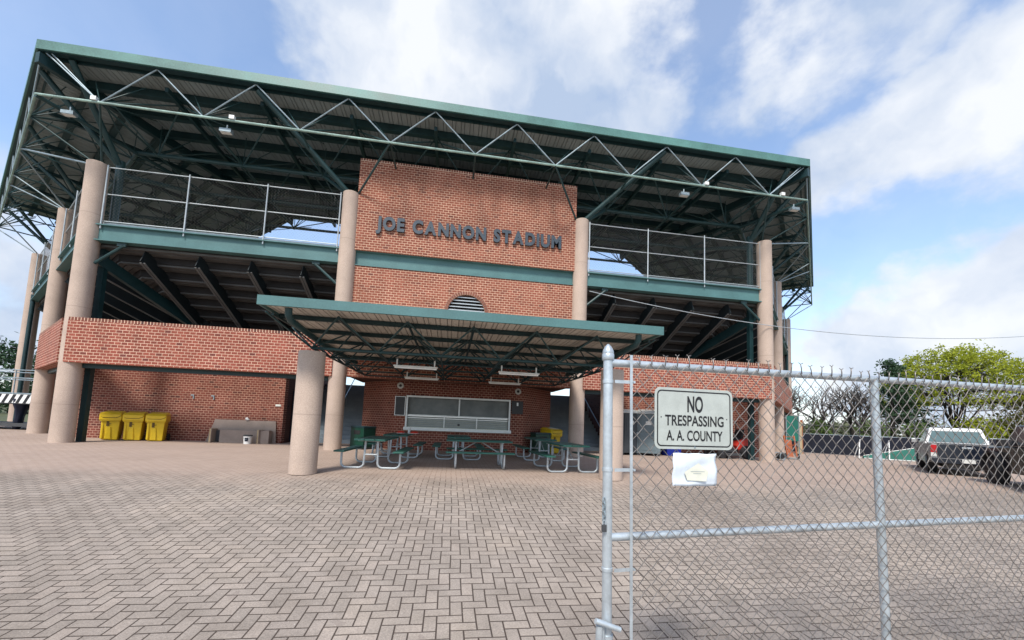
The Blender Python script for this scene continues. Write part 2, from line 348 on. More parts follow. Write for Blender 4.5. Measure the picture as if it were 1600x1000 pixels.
    def build(s, name, parent=None, bevel=0, sharp=True):
        me = s.mesh(name); o = bpy.data.objects.new(name, me); col.objects.link(o)
        if parent: o.parent = parent
        if any(s.sm) and sharp:
            try: me.set_sharp_from_angle(angle=R(40))
            except Exception: pass
        if bevel:
            b = o.modifiers.new('bevel', 'BEVEL'); b.width = bevel; b.segments = 2; b.limit_method = 'ANGLE'
        return o
def tag(o, label=None, cat=None, group=None, kind=None):
    if label: o['label'] = label
    if cat: o['category'] = cat
    if group: o['group'] = group
    if kind: o['kind'] = kind
    return o
def thing(name, label, cat, loc=(0, 0, 0), rz=0, group=None, kind=None, sc_=1):
    o = bpy.data.objects.new(name, None); col.objects.link(o); o.location = loc; o.rotation_euler = (0, 0, rz); o.scale = (sc_,)*3
    o.empty_display_size = .2
    return tag(o, label, cat, group, kind)
def dup(root, loc, rz, label, group=None):
    r = root.copy(); col.objects.link(r); r.location = loc; r.rotation_euler = (0, 0, rz); r['label'] = label
    if group: r['group'] = group
    for ch in list(root.children):
        c = ch.copy(); col.objects.link(c); c.parent = r
        for g_ in list(ch.children):
            d = g_.copy(); col.objects.link(d); d.parent = c
    return r
def text_mesh(txt, size, depth, bold=0, sx=1, mat='signink', res=4):
    """text as a mesh in local x (reading), z (up); thickness along -y. Returns mesh and width"""
    cu = bpy.data.curves.new('t', 'FONT'); cu.body = txt; cu.size = size; cu.extrude = depth/2; cu.offset = bold; cu.resolution_u = res
    o = bpy.data.objects.new('t', cu); col.objects.link(o)
    dg = bpy.context.evaluated_depsgraph_get(); me = bpy.data.meshes.new_from_object(o.evaluated_get(dg))
    bpy.data.objects.remove(o)
    xs = [v.co.x for v in me.vertices]; ys = [v.co.y for v in me.vertices]; x0 = min(xs); w = (max(xs)-x0)*sx; y0 = min(ys)
    for v in me.vertices: v.co = Vector(((v.co.x-x0)*sx, -v.co.z, v.co.y))
    me.materials.clear(); me.materials.append(M[mat])
    return me, w
# ---------------------------------------------------------------- ground
def smooth(t): t = max(0, min(1, t)); return t*t*(3-2*t)
def gz(y): return -.47*(1-smooth((y-2.4)/6.2))
g = MB().mat('paver')
ys = [-60, -20, 0, 2.4]+[2.4+6.2*i/16 for i in range(1, 17)]+[24.6]
for i in range(len(ys)-1):
    y0, y1 = ys[i], ys[i+1]
    g.add([(-34, y0, gz(y0)), (34, y0, gz(y0)), (34, y1, gz(y1)), (-34, y1, gz(y1))], [(0, 1, 2, 3)])
tag(g.build('plaza_paving'), kind='structure')
M['grass'] = mottled('dry_lawn', (.075, .085, .035), .3, .6, .95, 0, 6)
M['asphalt'] = mottled('old_asphalt', (.10, .098, .095), .2, .4, .95, 0, 9)
g = MB().mat('grass')
gy_ = [(-60, -.62), (0, -.62), (6, -.62), (9, -.05), (24.6, -.02), (900, -.02)]
for (ya, za), (yb, zb_) in zip(gy_, gy_[1:]): g.add([(-900, ya, za), (900, ya, za), (900, yb, zb_), (-900, yb, zb_)], [(0, 1, 2, 3)])
tag(g.build('ground'), kind='structure')

# ---------------------------------------------------------------- the stadium
X0, D = .36, 13.84
HW, A_IN, TH = 11.72, 4.10, R(44); TT = math.tan(TH/2)
S1, S2, WL = 5.42, 13.79, 14.7
HC = 8.70
st = thing('stadium_building', 'red brick baseball grandstand with tan concrete columns, green steel beams and a wide truss roof', 'stadium', (X0, D, 0))
class Fr:
    def __init__(s, o, rot, xl, xr, kind): s.o = Vector((o[0], o[1], 0)); s.rot = rot; s.xl = xl; s.xr = xr; s.kind = kind
    def w(s, x, d, z): return Vector((s.o.x+x*math.cos(s.rot)-d*math.sin(s.rot), s.o.y+x*math.sin(s.rot)+d*math.cos(s.rot), z))
FC = Fr((X0, D), 0, lambda d: -(HW-d*TT), lambda d: HW-d*TT, 'c')
FL = Fr((X0-HW, D), -TH, lambda d: -WL, lambda d: -d*TT, 'l')
FRt = Fr((X0+HW, D), TH, lambda d: d*TT, lambda d: WL, 'r')
FRS = (FC, FL, FRt)
def part(mb, name, fr=None, parent=None, bevel=0, label=None):
    """a mesh built in the frame's own coordinates (fr) or in world coordinates"""
    o = mb.build(name, st, bevel)
    if fr is None: o.location = -Vector(st.location)
    else: o.location = fr.o-Vector(st.location); o.rotation_euler = (0, 0, fr.rot)
    if parent is not None:
        o.parent = parent
        o.location = (0, 0, 0); o.rotation_euler = (0, 0, 0)
    if label: o['label'] = label
    return o
# columns
CP = {'A': FC.w(-HW, 0, 0), 'B': FC.w(-A_IN, 0, 0), 'C': FC.w(A_IN, 0, 0), 'D': FC.w(HW, 0, 0),
      'E': FL.w(-S1, 0, 0), 'F': FL.w(-S2, 0, 0), 'G': FRt.w(S1, 0, 0), 'J': FRt.w(S2, 0, 0)}
for k_ in 'ABCDEFGJ':
    m = MB().mat('column'); m.lathe([(.272, 0), (.270, HC-.015), (.255, HC)], n=32)
    o = m.build('concrete_column', st); o.location = CP[k_]-Vector(st.location)
# steel posts and knee braces beside columns
for k_, dx, dy in (('A', .14, .46), ('D', -.32, .42), ('E', .36, .36), ('G', -.36, .36)):
    m = MB().mat('darkgreen'); p = CP[k_]; x, y = p.x+dx, p.y+dy
    m.box(x-.08, x+.08, y-.08, y+.08, 0, 6.2)
    part(m, 'steel_post')
for x, sx_ in ((-HW, 1), (-A_IN, -1), (A_IN, 1), (HW, -1)):
    m = MB().mat('strut'); m.tube([(x+sx_*.26, -.02, 5.50), (x+sx_*1.08, -.02, 6.20)], .045, 8)
    m.box(x+sx_*.95-.12, x+sx_*.95+.12, -.06, .02, 6.10, 6.205)
    part(m, 'knee_brace', FC)
# green edge beams with flanges
def ibeam(fr, x0, x1, y=0.0, z0=6.21, z1=6.73, name='edge_beam'):
    m = MB().mat('green'); m.box(x0, x1, y-.02, y+.05, z0+.03, z1-.03)
    m.box(x0, x1, y-.13, y+.14, z0, z0+.03); m.box(x0, x1, y-.13, y+.14, z1-.03, z1)
    return part(m, name, fr)
ibeam(FC, -HW+.1, -A_IN-.2); ibeam(FC, A_IN+.2, HW-.1)
ibeam(FL, -S1+.2, -.25); ibeam(FL, -S2+.2, -S1-.2); ibeam(FRt, .25, S1-.2); ibeam(FRt, S1+.2, S2-.2)
ibeam(FC, -A_IN+.24, A_IN-.24, .10)
# brick parapet band between the columns
BZ0, BZ1 = 2.38, 3.73
def band(fr, x0, x1):
    m = MB().mat('band'); m.box(x0, x1, -.29, .0, BZ0, BZ1-.09)
    m.mat('soldier'); m.box(x0+.004, x1-.004, -.286, -.004, BZ1-.09, BZ1)
    part(m, 'brick_parapet', fr)
    m = MB().mat('darkgreen'); m.box(x0+.1, x1-.05, .02, .17, BZ0-.13, BZ0+.02); part(m, 'steel_lintel', fr)
band(FC, -HW+.0, -A_IN-.12); band(FC, A_IN+.12, HW)
band(FL, -S1, -.22); band(FRt, .22, S1); band(FRt, S1+.25, S2-.25)
# centre walls
W2 = 3.87
m = MB().mat('brick'); m.box(-W2, W2, -.10, .35, 6.72, 9.89); m.mat('soldier'); m.box(-W2+.003, W2-.003, -.097, .347, 9.89, 9.98)
part(m, 'upper_brick_wall', FC)
AR, AZ = .66, 4.86
m = MB().mat('brick'); m.box(-A_IN+.22, -AR, .0, .35, 2.42, 6.22); m.box(AR, A_IN-.22, .0, .35, 2.42, 6.22); m.box(-AR, AR, .0, .35, 2.42, 4.45)
arc = [(AR*math.cos(math.pi*i/20), AZ+AR*math.sin(math.pi*i/20)) for i in range(21)]
m.prism([(-AR, 6.22), (AR, 6.22)]+[(AR, AZ)]+arc[1:-1]+[(-AR, AZ)], .0, .35)
part(m, 'lower_brick_wall', FC)
# round-headed louvre
m = MB().mat('mortar'); m.prism([(( AR+.11)*math.cos(math.pi*i/24), AZ+(AR+.11)*math.sin(math.pi*i/24)) for i in range(25)]+[((AR-.008)*math.cos(math.pi*i/24), AZ+(AR-.008)*math.sin(math.pi*i/24)) for i in range(24, -1, -1)], -.025, -.003); m.mat('brick_plain'); ro, ri = AR+.105, AR-.005
for i in range(26):
    a0, a1 = math.pi*i/26, math.pi*(i+.84)/26
    q = [(ri*math.cos(a0), AZ+ri*math.sin(a0)), (ro*math.cos(a0), AZ+ro*math.sin(a0)), (ro*math.cos(a1), AZ+ro*math.sin(a1)), (ri*math.cos(a1), AZ+ri*math.sin(a1))]
    m.prism(q, -.035, .02)
lo = part(m, 'arch_trim', FC)
m = MB().mat('black'); m.box(-AR, AR, .26, .30, 4.45, AZ+AR)
m.mat('galv_l')
z = 4.5
while z < AZ+AR-.05:
    hwid = AR if z < AZ else math.sqrt(max(0, AR*AR-(z-AZ)**2))
    hwid = max(.05, min(AR, hwid)-.015)
    m.add([(-hwid, .02, z), (hwid, .02, z), (hwid, .14, z+.065), (-hwid, .14, z+.065), (-hwid, .02, z-.02), (hwid, .02, z-.02), (hwid, .14, z+.045), (-hwid, .14, z+.045)],
          [(0, 1, 2, 3), (7, 6, 5, 4), (0, 4, 5, 1)])
    z += .115
part(m, 'louvre', FC)
# stadium name, letter by letter
name = 'JOE CANNON STADIUM'; xs = []; x = 0
meshes = []
for ch in name:
    if ch == ' ': x += .30; meshes.append(None); xs.append(x); continue
    me, wd = text_mesh(ch, .70, .06, .034, 1.02, 'letter'); meshes.append(me); xs.append(x); x += wd+.075
tw = x-.075; scx = 6.50/tw; zsc = .455/ (max(v.co.z for v in meshes[0].vertices))
for ch, me, xx in zip(name, meshes, xs):
    if me is None: continue
    for v in me.vertices: v.co.x = v.co.x*scx; v.co.z *= zsc
    o = bpy.data.objects.new('letter', me); col.objects.link(o); o.parent = st; o['label'] = 'slate metal letter '+ch+' of the stadium name'
    o.location = (-3.20+xx*scx, -.16, 7.49)
# soffit over the recessed concession bay
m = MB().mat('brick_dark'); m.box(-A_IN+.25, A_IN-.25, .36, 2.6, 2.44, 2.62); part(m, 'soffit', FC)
# concession bay: three faces
PY = .81; bay = [(-3.72, 2.35), (-2.32, PY), (2.32, PY), (3.72, 2.35)]
WX0, WX1, WZ0, WZ1 = -1.90, 1.78, .80, 1.90
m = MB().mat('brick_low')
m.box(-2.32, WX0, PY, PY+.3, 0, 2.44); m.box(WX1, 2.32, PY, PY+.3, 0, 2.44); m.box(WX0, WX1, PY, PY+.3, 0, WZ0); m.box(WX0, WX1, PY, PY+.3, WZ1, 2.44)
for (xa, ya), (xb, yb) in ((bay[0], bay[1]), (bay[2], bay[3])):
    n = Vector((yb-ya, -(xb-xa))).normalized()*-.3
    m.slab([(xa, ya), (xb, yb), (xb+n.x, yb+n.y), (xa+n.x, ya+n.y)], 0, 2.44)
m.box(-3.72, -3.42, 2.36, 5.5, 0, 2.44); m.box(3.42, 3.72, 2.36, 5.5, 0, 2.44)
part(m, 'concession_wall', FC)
m = MB().mat('screen'); m.box(WX0, WX1, PY+.16, PY+.18, WZ0+.42, WZ1); m.mat('shutter')
for i in range(6): m.box(WX0+.02, WX1-.02, PY+.10, PY+.13, WZ0+.02+i*.065, WZ0+.078+i*.065)
win = part(m, 'serving_window', FC)
m = MB().mat('alu')
m.box(WX0-.04, WX1+.04, PY-.03, PY+.02, WZ1-.03, WZ1+.03); m.box(WX0-.04, WX0+.02, PY-.028, PY+.05, WZ0, WZ1-.03); m.box(WX1-.02, WX1+.04, PY-.028, PY+.05, WZ0, WZ1-.03)
m.box(WX0+.02, WX1-.02, PY+.06, PY+.12, WZ0+.41, WZ0+.46); m.box(-.08, -.03, PY+.07, PY+.13, WZ0+.46, WZ1-.03)
for fx_ in (.36, .68): xx = WX0+(WX1-WX0)*fx_; m.box(xx-.02, xx+.02, PY+.055, PY+.10, WZ0+.02, WZ0+.41)
part(m, 'window_frame', FC, win)
m = MB().mat('alu'); m.box(WX0-.08, WX1+.08, PY-.10, PY+.06, WZ0-.10, WZ0+.01); part(m, 'window_sill', FC, win)
m = MB().mat('darkgrey'); m.lathe([(.05, 0), (.05, .02), (.0, .025)], n=16, xf=lambda p: (p.x-.05, PY+.10-p.z, p.y*.8+WZ0+.14)); part(m, 'shutter_handle', FC, win)
for x in (-2.17, 2.08):
    m = MB().mat('offwhite'); m.lathe([(.10, 0), (.115, .03), (.075, .05), (.06, .03)], n=24, xf=lambda p, x=x: (p.x+x, PY-p.z, p.y+2.26)); m.mat('darkgrey'); m.lathe([(.05, .03), (.03, .055)], n=16, xf=lambda p, x=x: (p.x+x, PY-p.z, p.y+2.26))
    part(m, 'round_speaker', FC)
m = MB().mat('darkgrey'); m.box(-2.30, -1.98, PY-.04, PY, 1.22, 1.86); m.mat('alu'); m.box(-2.32, -2.30, PY-.05, PY, 1.20, 1.88); m.box(-1.98, -1.96, PY-.05, PY, 1.20, 1.88); m.box(-2.30, -1.98, PY-.05, PY, 1.86, 1.88); m.box(-2.30, -1.98, PY-.05, PY, 1.20, 1.22); part(m, 'menu_board', FC)
m = MB().mat('darkgrey'); m.box(1.86, 2.28, PY-.05, PY, 1.42, 1.90); m.mat('alu'); m.box(2.04, 2.10, PY-.07, PY-.05, 1.72, 1.84); part(m, 'menu_board', FC)
# side rooms either side of the passages
LW = 2.22
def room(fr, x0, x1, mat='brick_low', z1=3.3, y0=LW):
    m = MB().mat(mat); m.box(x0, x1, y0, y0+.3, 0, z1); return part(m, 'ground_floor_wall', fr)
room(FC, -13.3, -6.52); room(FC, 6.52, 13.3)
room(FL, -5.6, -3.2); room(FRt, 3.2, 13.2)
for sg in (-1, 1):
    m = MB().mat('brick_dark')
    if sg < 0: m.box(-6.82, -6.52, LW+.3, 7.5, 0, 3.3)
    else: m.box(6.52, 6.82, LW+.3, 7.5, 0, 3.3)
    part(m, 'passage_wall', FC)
m = MB().mat('navy'); m.box(-6.53, -6.49, LW+.75, LW+1.55, .02, 2.0); dr = part(m, 'door', FC)
m = MB().mat('galv_d'); m.box(-6.50, -6.46, LW+1.42, LW+1.48, .95, 1.05); part(m, 'door_handle', FC, dr)
m = MB().mat('offwhite'); m.box(-6.80, -6.62, LW-.03, LW, 1.36, 1.43); part(m, 'door_plate', FC)
m = MB().mat('offwhite'); m.box(6.47, 6.518, LW+.75, LW+1.05, 1.30, 1.66); m.mat('darkgrey')
for i in range(3): m.box(6.46, 6.47, LW+.78, LW+1.02, 1.34+i*.11, 1.39+i*.11)
part(m, 'wall_vent', FC)
for xx in (-9.62, -8.95):
    m = MB().mat('galv_d'); m.box(xx-.05, xx+.05, LW-.03, LW, 1.62, 1.66); m.box(xx+.03, xx+.06, LW-.04, LW, 1.50, 1.62); part(m, 'hose_bib', FC)
m = MB().mat('brick_dark'); m.box(-6.50, -3.75, .5, 5.9, 3.28, 3.42); m.box(3.75, 6.50, .5, 5.9, 3.28, 3.42); part(m, 'passage_shade_slab', FC)  # hidden slab added over both passages to keep sun off the stairs
# stairs in both passages
for sg in (-1, 1):
    m = MB().mat('stair'); x0, x1 = (-6.50, -3.74) if sg < 0 else (3.74, 6.50); x0 += .02; x1 -= .02
    for i in range(16): m.box(x0, x1, 3.1+.26*i, 3.1+.26*(i+1), 0 if i < 1 else .165*i-.165, .165*(i+1)-.006)
    part(m, 'stair_flight', FC)
    m = MB().mat('galv_d'); xr = -5.05 if sg < 0 else 6.36
    m.tube([(xr, 3.0, .85), (xr, 3.25, .88), (xr, 6.6, 3.0)], .022, 6); m.tube([(xr, 3.25, .0), (xr, 3.25, .88)], .02, 6); m.tube([(xr, 5.2, 1.2), (xr, 5.2, 2.1)], .02, 6)
    part(m, 'handrail', FC)
# seating deck seen from below
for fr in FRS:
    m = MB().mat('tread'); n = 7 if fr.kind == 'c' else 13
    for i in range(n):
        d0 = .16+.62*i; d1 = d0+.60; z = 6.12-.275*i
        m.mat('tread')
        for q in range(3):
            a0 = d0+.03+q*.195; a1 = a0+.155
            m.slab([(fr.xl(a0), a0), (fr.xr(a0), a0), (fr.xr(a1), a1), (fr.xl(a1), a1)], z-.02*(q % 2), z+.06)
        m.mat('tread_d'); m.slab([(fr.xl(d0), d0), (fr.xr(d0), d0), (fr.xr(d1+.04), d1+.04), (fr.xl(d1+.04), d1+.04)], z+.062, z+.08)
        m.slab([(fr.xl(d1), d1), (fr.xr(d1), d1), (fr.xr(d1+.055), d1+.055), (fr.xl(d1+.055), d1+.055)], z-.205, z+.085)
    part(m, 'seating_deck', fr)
    m = MB().mat('concrete'); m.slab([(fr.xl(.2), .2), (fr.xr(.2), .2), (fr.xr(2.4), 2.4), (fr.xl(2.4), 2.4)], 6.50, 6.66); part(m, 'concourse_floor', fr)
    xs_ = [-10.3, -8.72, -7.16, -5.54, -4.4, 4.4, 5.54, 7.16, 8.72, 10.3] if fr.kind == 'c' else ([-1.5-1.6*i for i in range(8)] if fr.kind == 'l' else [1.5+1.6*i for i in range(8)])
    for x in xs_:
        m = MB().mat('shaderaker')
        dmax = 4.4 if fr.kind == 'c' else 8.0
        dlim = (HW-abs(x))/TT if fr.kind == 'c' else 99
        dmax = min(dmax, dlim)
        dmin = .18
        if fr.kind != 'c': dmax = min(dmax, abs(x)/TT)
        if dmax-dmin < .6: continue
        sl = .275/.62
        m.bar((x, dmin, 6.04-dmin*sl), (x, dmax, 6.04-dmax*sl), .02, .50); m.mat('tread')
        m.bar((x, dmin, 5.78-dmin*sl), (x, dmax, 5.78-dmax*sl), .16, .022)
        part(m, 'seating_raker', fr)
for p, fr, sg in ((CP['A'], FC, 1), (CP['D'], FC, -1)):
    m = MB().mat('darkgreen'); q = Vector((p.x+sg*TT*7.5, p.y+7.5, 0))
    m.bar((p.x+sg*.1, p.y+.3, 5.75), (q.x, q.y, 5.75-7.4*.443), .16, .36); part(m, 'corner_raker')
# dark back wall of the side rooms below the corners, so that the undercroft reads closed
# ---- roof
RZ = 11.02
OV = 1.50; IN = 7.2
for fr in FRS:
    c = [(fr.xl(-OV), -OV), (fr.xr(-OV), -OV), (fr.xr(IN), IN), (fr.xl(IN), IN)]
    m = MB().mat('sheet'); m.slab(c, RZ+.06, RZ+.10); part(m, 'roof_sheet', fr)
    m = MB().mat('green_fascia')
    x0, x1 = fr.xl(-OV), fr.xr(-OV); x0b, x1b = fr.xl(-OV+.05), fr.xr(-OV+.05)
    m.slab([(fr.xl(-OV-.05), -OV-.05), (fr.xr(-OV-.05), -OV-.05), (fr.xr(-OV-.002), -OV-.002), (fr.xl(-OV-.002), -OV-.002)], RZ, RZ+.27)
    m.mat('darkgreen'); m.slab([(x0, -OV), (x1, -OV), (fr.xr(-OV+.16), -OV+.16), (fr.xl(-OV+.16), -OV+.16)], RZ-.02, RZ+.02)
    part(m, 'fascia', fr)
    m = MB().mat('darkgreen'); m.slab([(fr.xl(IN), IN), (fr.xr(IN), IN), (fr.xr(IN+.08), IN+.08), (fr.xl(IN+.08), IN+.08)], RZ-.05, RZ+.2)
    if fr.kind != 'c':
        e = -WL if fr.kind == 'l' else WL; s = 1 if e > 0 else -1
        m.mat('green_fascia'); m.box(e, e+s*.05, -OV-.05, IN+.08, RZ+.0, RZ+.27)
    part(m, 'roof_edge', fr)
    d = -1.22
    rows = [(-1.22, .05, .10), (-.45, .11, .24), (.48, .11, .24), (1.50, .11, .24), (2.55, .11, .24), (3.6, .11, .24), (4.65, .11, .24), (5.7, .11, .24), (6.8, .11, .24)]
    for d, wd, hh in rows:
        m = MB().mat('darkgreen'); x0, x1 = fr.xl(d)+.02, fr.xr(d)-.02
        m.box(x0, x1, d-wd/2, d+wd/2, RZ+.055-hh, RZ+.055)
        if hh > .2: m.box(x0, x1, d-.09, d+.09, RZ+.055-hh-.02, RZ+.055-hh)
        part(m, 'purlin', fr)
# mitre beams at both corners
for fr, sg in ((FC, -1), (FC, 1)):
    m = MB().mat('darkgreen'); m.bar((sg*(HW+OV*TT), -OV, RZ-.22), (sg*(HW-IN*TT), IN, RZ-.22), .16, .30); part(m, 'mitre_beam', fr)
    m = MB().mat('strut'); m.tube([(sg*(HW+1.43*TT), -1.43, 9.72), (sg*(HW-5.6*TT), 5.6, 9.72)], .06, 8); part(m, 'bottom_chord', fr)
# space frame
SP = 2.68; ZB = 9.75
def clampx(fr, x, d): return max(fr.xl(d)+.05, min(fr.xr(d)-.05, x))
for fr in FRS:
    if fr.kind == 'c': xb = [k*SP for k in range(-4, 5)]
    elif fr.kind == 'l': xb = [-(.95+k*SP) for k in range(-3, 6)]
    else: xb = [.95+k*SP for k in range(-3, 6)]
    dj = [-1.43, .9, 3.23, 5.56]
    for j, d in enumerate(dj):
        lo_, hi_ = fr.xl(d), fr.xr(d)
        m = MB().mat('chordlight' if j == 0 else 'strut')
        if j == 0: m.tube([(lo_, d, ZB), (hi_, d, ZB)], .034, 8)
        else: m.tube([(lo_, d, ZB), (hi_, d, ZB)], .062, 8)
        part(m, 'bottom_chord', fr)
        mw_ = MB().mat('galv_d' if j == 0 else 'strut'); mw2 = MB().mat('strut')
        wr = .021 if j == 0 else .024
        for x in xb:
            if x < lo_+.15 or x > hi_-.15: continue
            for sx_ in (-.5, .5):
                dt = d if j == 0 else d-1.165
                xt = clampx(fr, x+sx_*SP, dt)
                mw_.tube([(x, d, ZB), (xt, dt, RZ+.0)], wr, 6)
                dt = d+1.165; xt = clampx(fr, x+sx_*SP, dt)
                mw2.tube([(x, d, ZB), (xt, dt, RZ-.2)], .022, 6)
            mw2.tube([(x, d, ZB), (x, d+.02, RZ-.2)], .014, 5) if j else None
            for dt_, xo in ((d+1.165, 0), (d+.58, SP*.25), (d+.58, -SP*.25), (d+2.1, 0)):
                xt = clampx(fr, x+xo, dt_); mw2.tube([(x, d, ZB), (xt, dt_, RZ-.2)], .015, 5)
            if j: mw2.lathe([(.03, -.07), (.09, -.03), (.09, .03), (.03, .07)], (x, d, ZB), 8)
        # end webs to the corner
        if j == 0:
            for e, s in ((lo_, 1), (hi_, -1)):
                near = min([x for x in xb if lo_+.1 < x < hi_-.1], key=lambda q: abs(q-e))
                mw_.tube([(near, d, ZB), (e+s*.1, d, RZ)], wr, 6)
        if mw_.v: part(mw_, 'roof_truss', fr)
        if mw2.v: part(mw2, 'roof_truss', fr)
    # chords running across, one per node line, and the rafter above each top node
    for x in xb:
        dmax = 5.56
        if fr.kind == 'c': dmax = min(dmax, (HW-abs(x))/TT)
        else: dmax = min(dmax, abs(x)/TT) if (x*(1 if fr.kind == 'r' else -1)) > 0 else -9
        if dmax < -.5 or (fr.kind == 'c' and abs(x) < 12 and dmax < 0): continue
        m = MB().mat('strut'); m.tube([(x, -1.43, ZB), (x, max(dmax, -.6), ZB)], .03, 6); part(m, 'cross_chord', fr)
    for x in [q+SP/2 for q in xb]:
        if fr.kind == 'c': dmax = min(7.1, (HW-abs(x))/TT)
        else: dmax = min(7.1, abs(x)/TT) if (x*(1 if fr.kind == 'r' else -1)) > 0 and abs(x) < WL else -9
        if dmax < 0: continue
        m = MB().mat('darkgreen'); m.bar((x, -1.0, RZ-.26), (x, dmax, RZ-.26), .10, .14); part(m, 'rafter', fr)
# tree struts from the column heads
def wpt(fr, x, d, z): return fr.w(x, d, z)
def tubep(name, pts, r, mat='strut'):
    m = MB().mat(mat); m.tube(pts, r, 10); return part(m, name)
for sg, fr in ((-1, FL), (1, FRt)):
    a = CP['A'] if sg < 0 else CP['D']; b_ = CP['B'] if sg < 0 else CP['C']
    inn = Vector((-sg*.40, .92, 0))           # inward along the corner bisector
    base = a+inn*.55
    tubep('roof_post', [base+Vector((0, 0, 6.66)), base+Vector((0, 0, 9.15))], .115)
    hd = base+Vector((0, 0, 8.95))
    tubep('roof_strut', [hd, FC.w(sg*(HW-.10), -1.35, RZ-.05)], .085)
    tubep('roof_strut', [hd, fr.w(sg*.35, -1.35, RZ-.05)], .085)
    tubep('roof_strut', [hd+Vector((0, 0, -.25)), FC.w(sg*(HW-3.4*TT), 3.4, ZB)], .075)
    top = b_+Vector((0, 0, HC-.05))
    tubep('roof_strut', [top+Vector((0, .1, 0)), FC.w(sg*2.5*SP, -1.30, RZ-.1)], .085)
    tubep('roof_strut', [top+Vector((0, .2, 0)), FC.w(sg*2*SP, .9, ZB)], .06)
    tubep('roof_rod', [top+Vector((-sg*.22, -.06, .02)), FC.w(sg*SP, -1.43, ZB)], .035)
    at = a+Vector((0, 0, HC-.05))
    tubep('roof_rod', [at+Vector((-sg*.1, 0, 0)), FC.w(sg*(HW-1.0), -1.43, ZB)], .026)
    tubep('roof_rod', [at, fr.w(sg*.95, -1.43, ZB)], .026)
    tubep('roof_rod', [at, fr.w(sg*3.63, -1.43, ZB)], .030, 'galv_d')
    for s_ in (S1, S2):
        ct = fr.w(sg*s_, 0, HC-.05)
        for tx in (s_-1.6, s_+.9, s_+2.2):
            if tx < WL: tubep('roof_rod', [ct, fr.w(sg*tx, -1.43, ZB)], .026, 'galv_d')
        pb = fr.w(sg*s_, .55, 6.66); tubep('roof_post', [pb, pb+Vector((0, 0, 2.4))], .10)
        h2 = pb+Vector((0, 0, 2.3))
        for tx, td in ((s_-1.2, -1.3), (min(s_+1.2, WL-.1), -1.3), (s_, 3.23)):
            tubep('roof_strut', [h2, fr.w(sg*tx, td, RZ-.1 if td < 0 else ZB)], .075)
    # downpipe
    pp = fr.w(sg*(S2-.6), -.05, 0); tubep('downpipe', [pp, pp+Vector((0, 0, 6.5))], .09, 'darkgreen')
for x, d, ry in ((-11.75, -1.05, .2), (-7.5, -1.20, 0), (7.55, -1.10, 0), (12.05, -1.10, -.2)):
    m = MB().mat('galv_d'); m.tube([(x, d, ZB), (x, d, ZB-.12)], .02, 6); m.box(x-.16, x+.16, d-.10, d+.06, ZB-.26, ZB-.16); m.mat('offwhite'); m.box(x-.14, x+.14, d-.08, d+.04, ZB-.275, ZB-.26)
    part(m, 'floodlight', FC)
for x in (-10.85, -7.25, 8.2, 11.25):
    m = MB().mat('white'); m.box(x-.07, x+.07, -1.50, -1.40, ZB+.03, ZB+.14); part(m, 'junction_box', FC)
# deck railings with chain link
def chain(mb, x0, x1, z0, z1, y, r, pitch=.0718, n=4, twist=False, bulge=.0):
    nx = int((x1-x0)/(pitch/2)); nz_ = int((z1-z0)/(pitch/2))
    for i in range(nx+1):
        x = x0+i*pitch/2; pts = []
        for k_ in range(nz_+1):
            sd_ = 1 if (k_+i) % 2 == 0 else -1
            zz = z1-k_*pitch/2
            yy = y+(.0035 if (k_ % 2) else -.0035)
            pts.append((x+sd_*pitch*.25, yy, zz))
        mb.tube(pts, r, n, cap=False)
railcache = {}
def railing(fr, x0, x1, posts, mesh=True):
    m = MB().mat('galv_l')
    for z in (6.86, 7.74, 8.62): m.tube([(x0, -.02, z), (x1, -.02, z)], .017, 8)
    for z in (6.79,): m.box(x0, x1, .02, .05, z-.05, z+.05)
    o = part(m, 'deck_rail', fr)
    for x in posts:
        m = MB().mat('galv_l'); m.tube([(x, -.08, 6.60), (x, -.08, 8.66)], .022, 8); part(m, 'rail_post', fr)
    if mesh:
        m = MB().mat('wire'); chain(m, x0+.05, x1-.05, 6.86, 8.60, .0, .0019, .105, 3); part(m, 'chain_link_mesh', fr)
railing(FC, -HW+.32, -A_IN-.30, (-HW+.34, -9.06, -6.72, -A_IN-.32))
railing(FC, A_IN+.30, HW-.26, (A_IN+.30, 6.72, 9.06, HW-.24))
railing(FL, -S1+.3, -.3, (-S1+.32, -2.8, -.32)); railing(FRt, .3, S1-.3, (.32, 2.8, S1-.32))
railing(FL, -S2+.3, -S1-.3, (-S1-.32, -8.2, -10.9, -S2+.32)); railing(FRt, S1+.3, S2-.3, (S1+.32, 8.2, 10.9, S2-.32))
m = MB().mat('offwhite'); m.box(-HW+.6, -8.1, .35, .45, 6.80, 6.92); m.box(8.4, 11.0, .35, .45, 6.80, 6.92); part(m, 'bench_edge', FC)

# ---------------------------------------------------------------- entrance canopy
CY = 7.2
cn = thing('entrance_canopy', 'flat steel canopy with green fascia and open trusses over the picnic tables', 'canopy', (X0, 8.28, 0))
def cpart(mb, name, parent=None):
    o = mb.build(name, cn); o.location = -Vector(cn.location)
    if parent is not None: o.parent = parent; o.location = (0, 0, 0)
    return o
CXW = 3.68
m = MB().mat('sheet2'); m.box(X0-CXW+.03, X0+CXW-.03, CY+.03, 13.80, 3.00, 3.03); cpart(m, 'canopy_sheet')
m = MB().mat('green'); m.box(X0-CXW, X0+CXW, CY-.03, CY+.02, 2.945, 3.11); m.box(X0-CXW, X0-CXW+.03, CY+.02, 13.82, 2.95, 3.10); m.box(X0+CXW-.03, X0+CXW, CY+.02, 13.82, 2.95, 3.10); cpart(m, 'canopy_fascia')
for y in [8.0+1.24*i for i in range(5)]:
    m = MB().mat('darkgreen'); m.box(X0-CXW+.04, X0+CXW-.04, y-.035, y+.035, 2.91, 2.99); cpart(m, 'purlin')
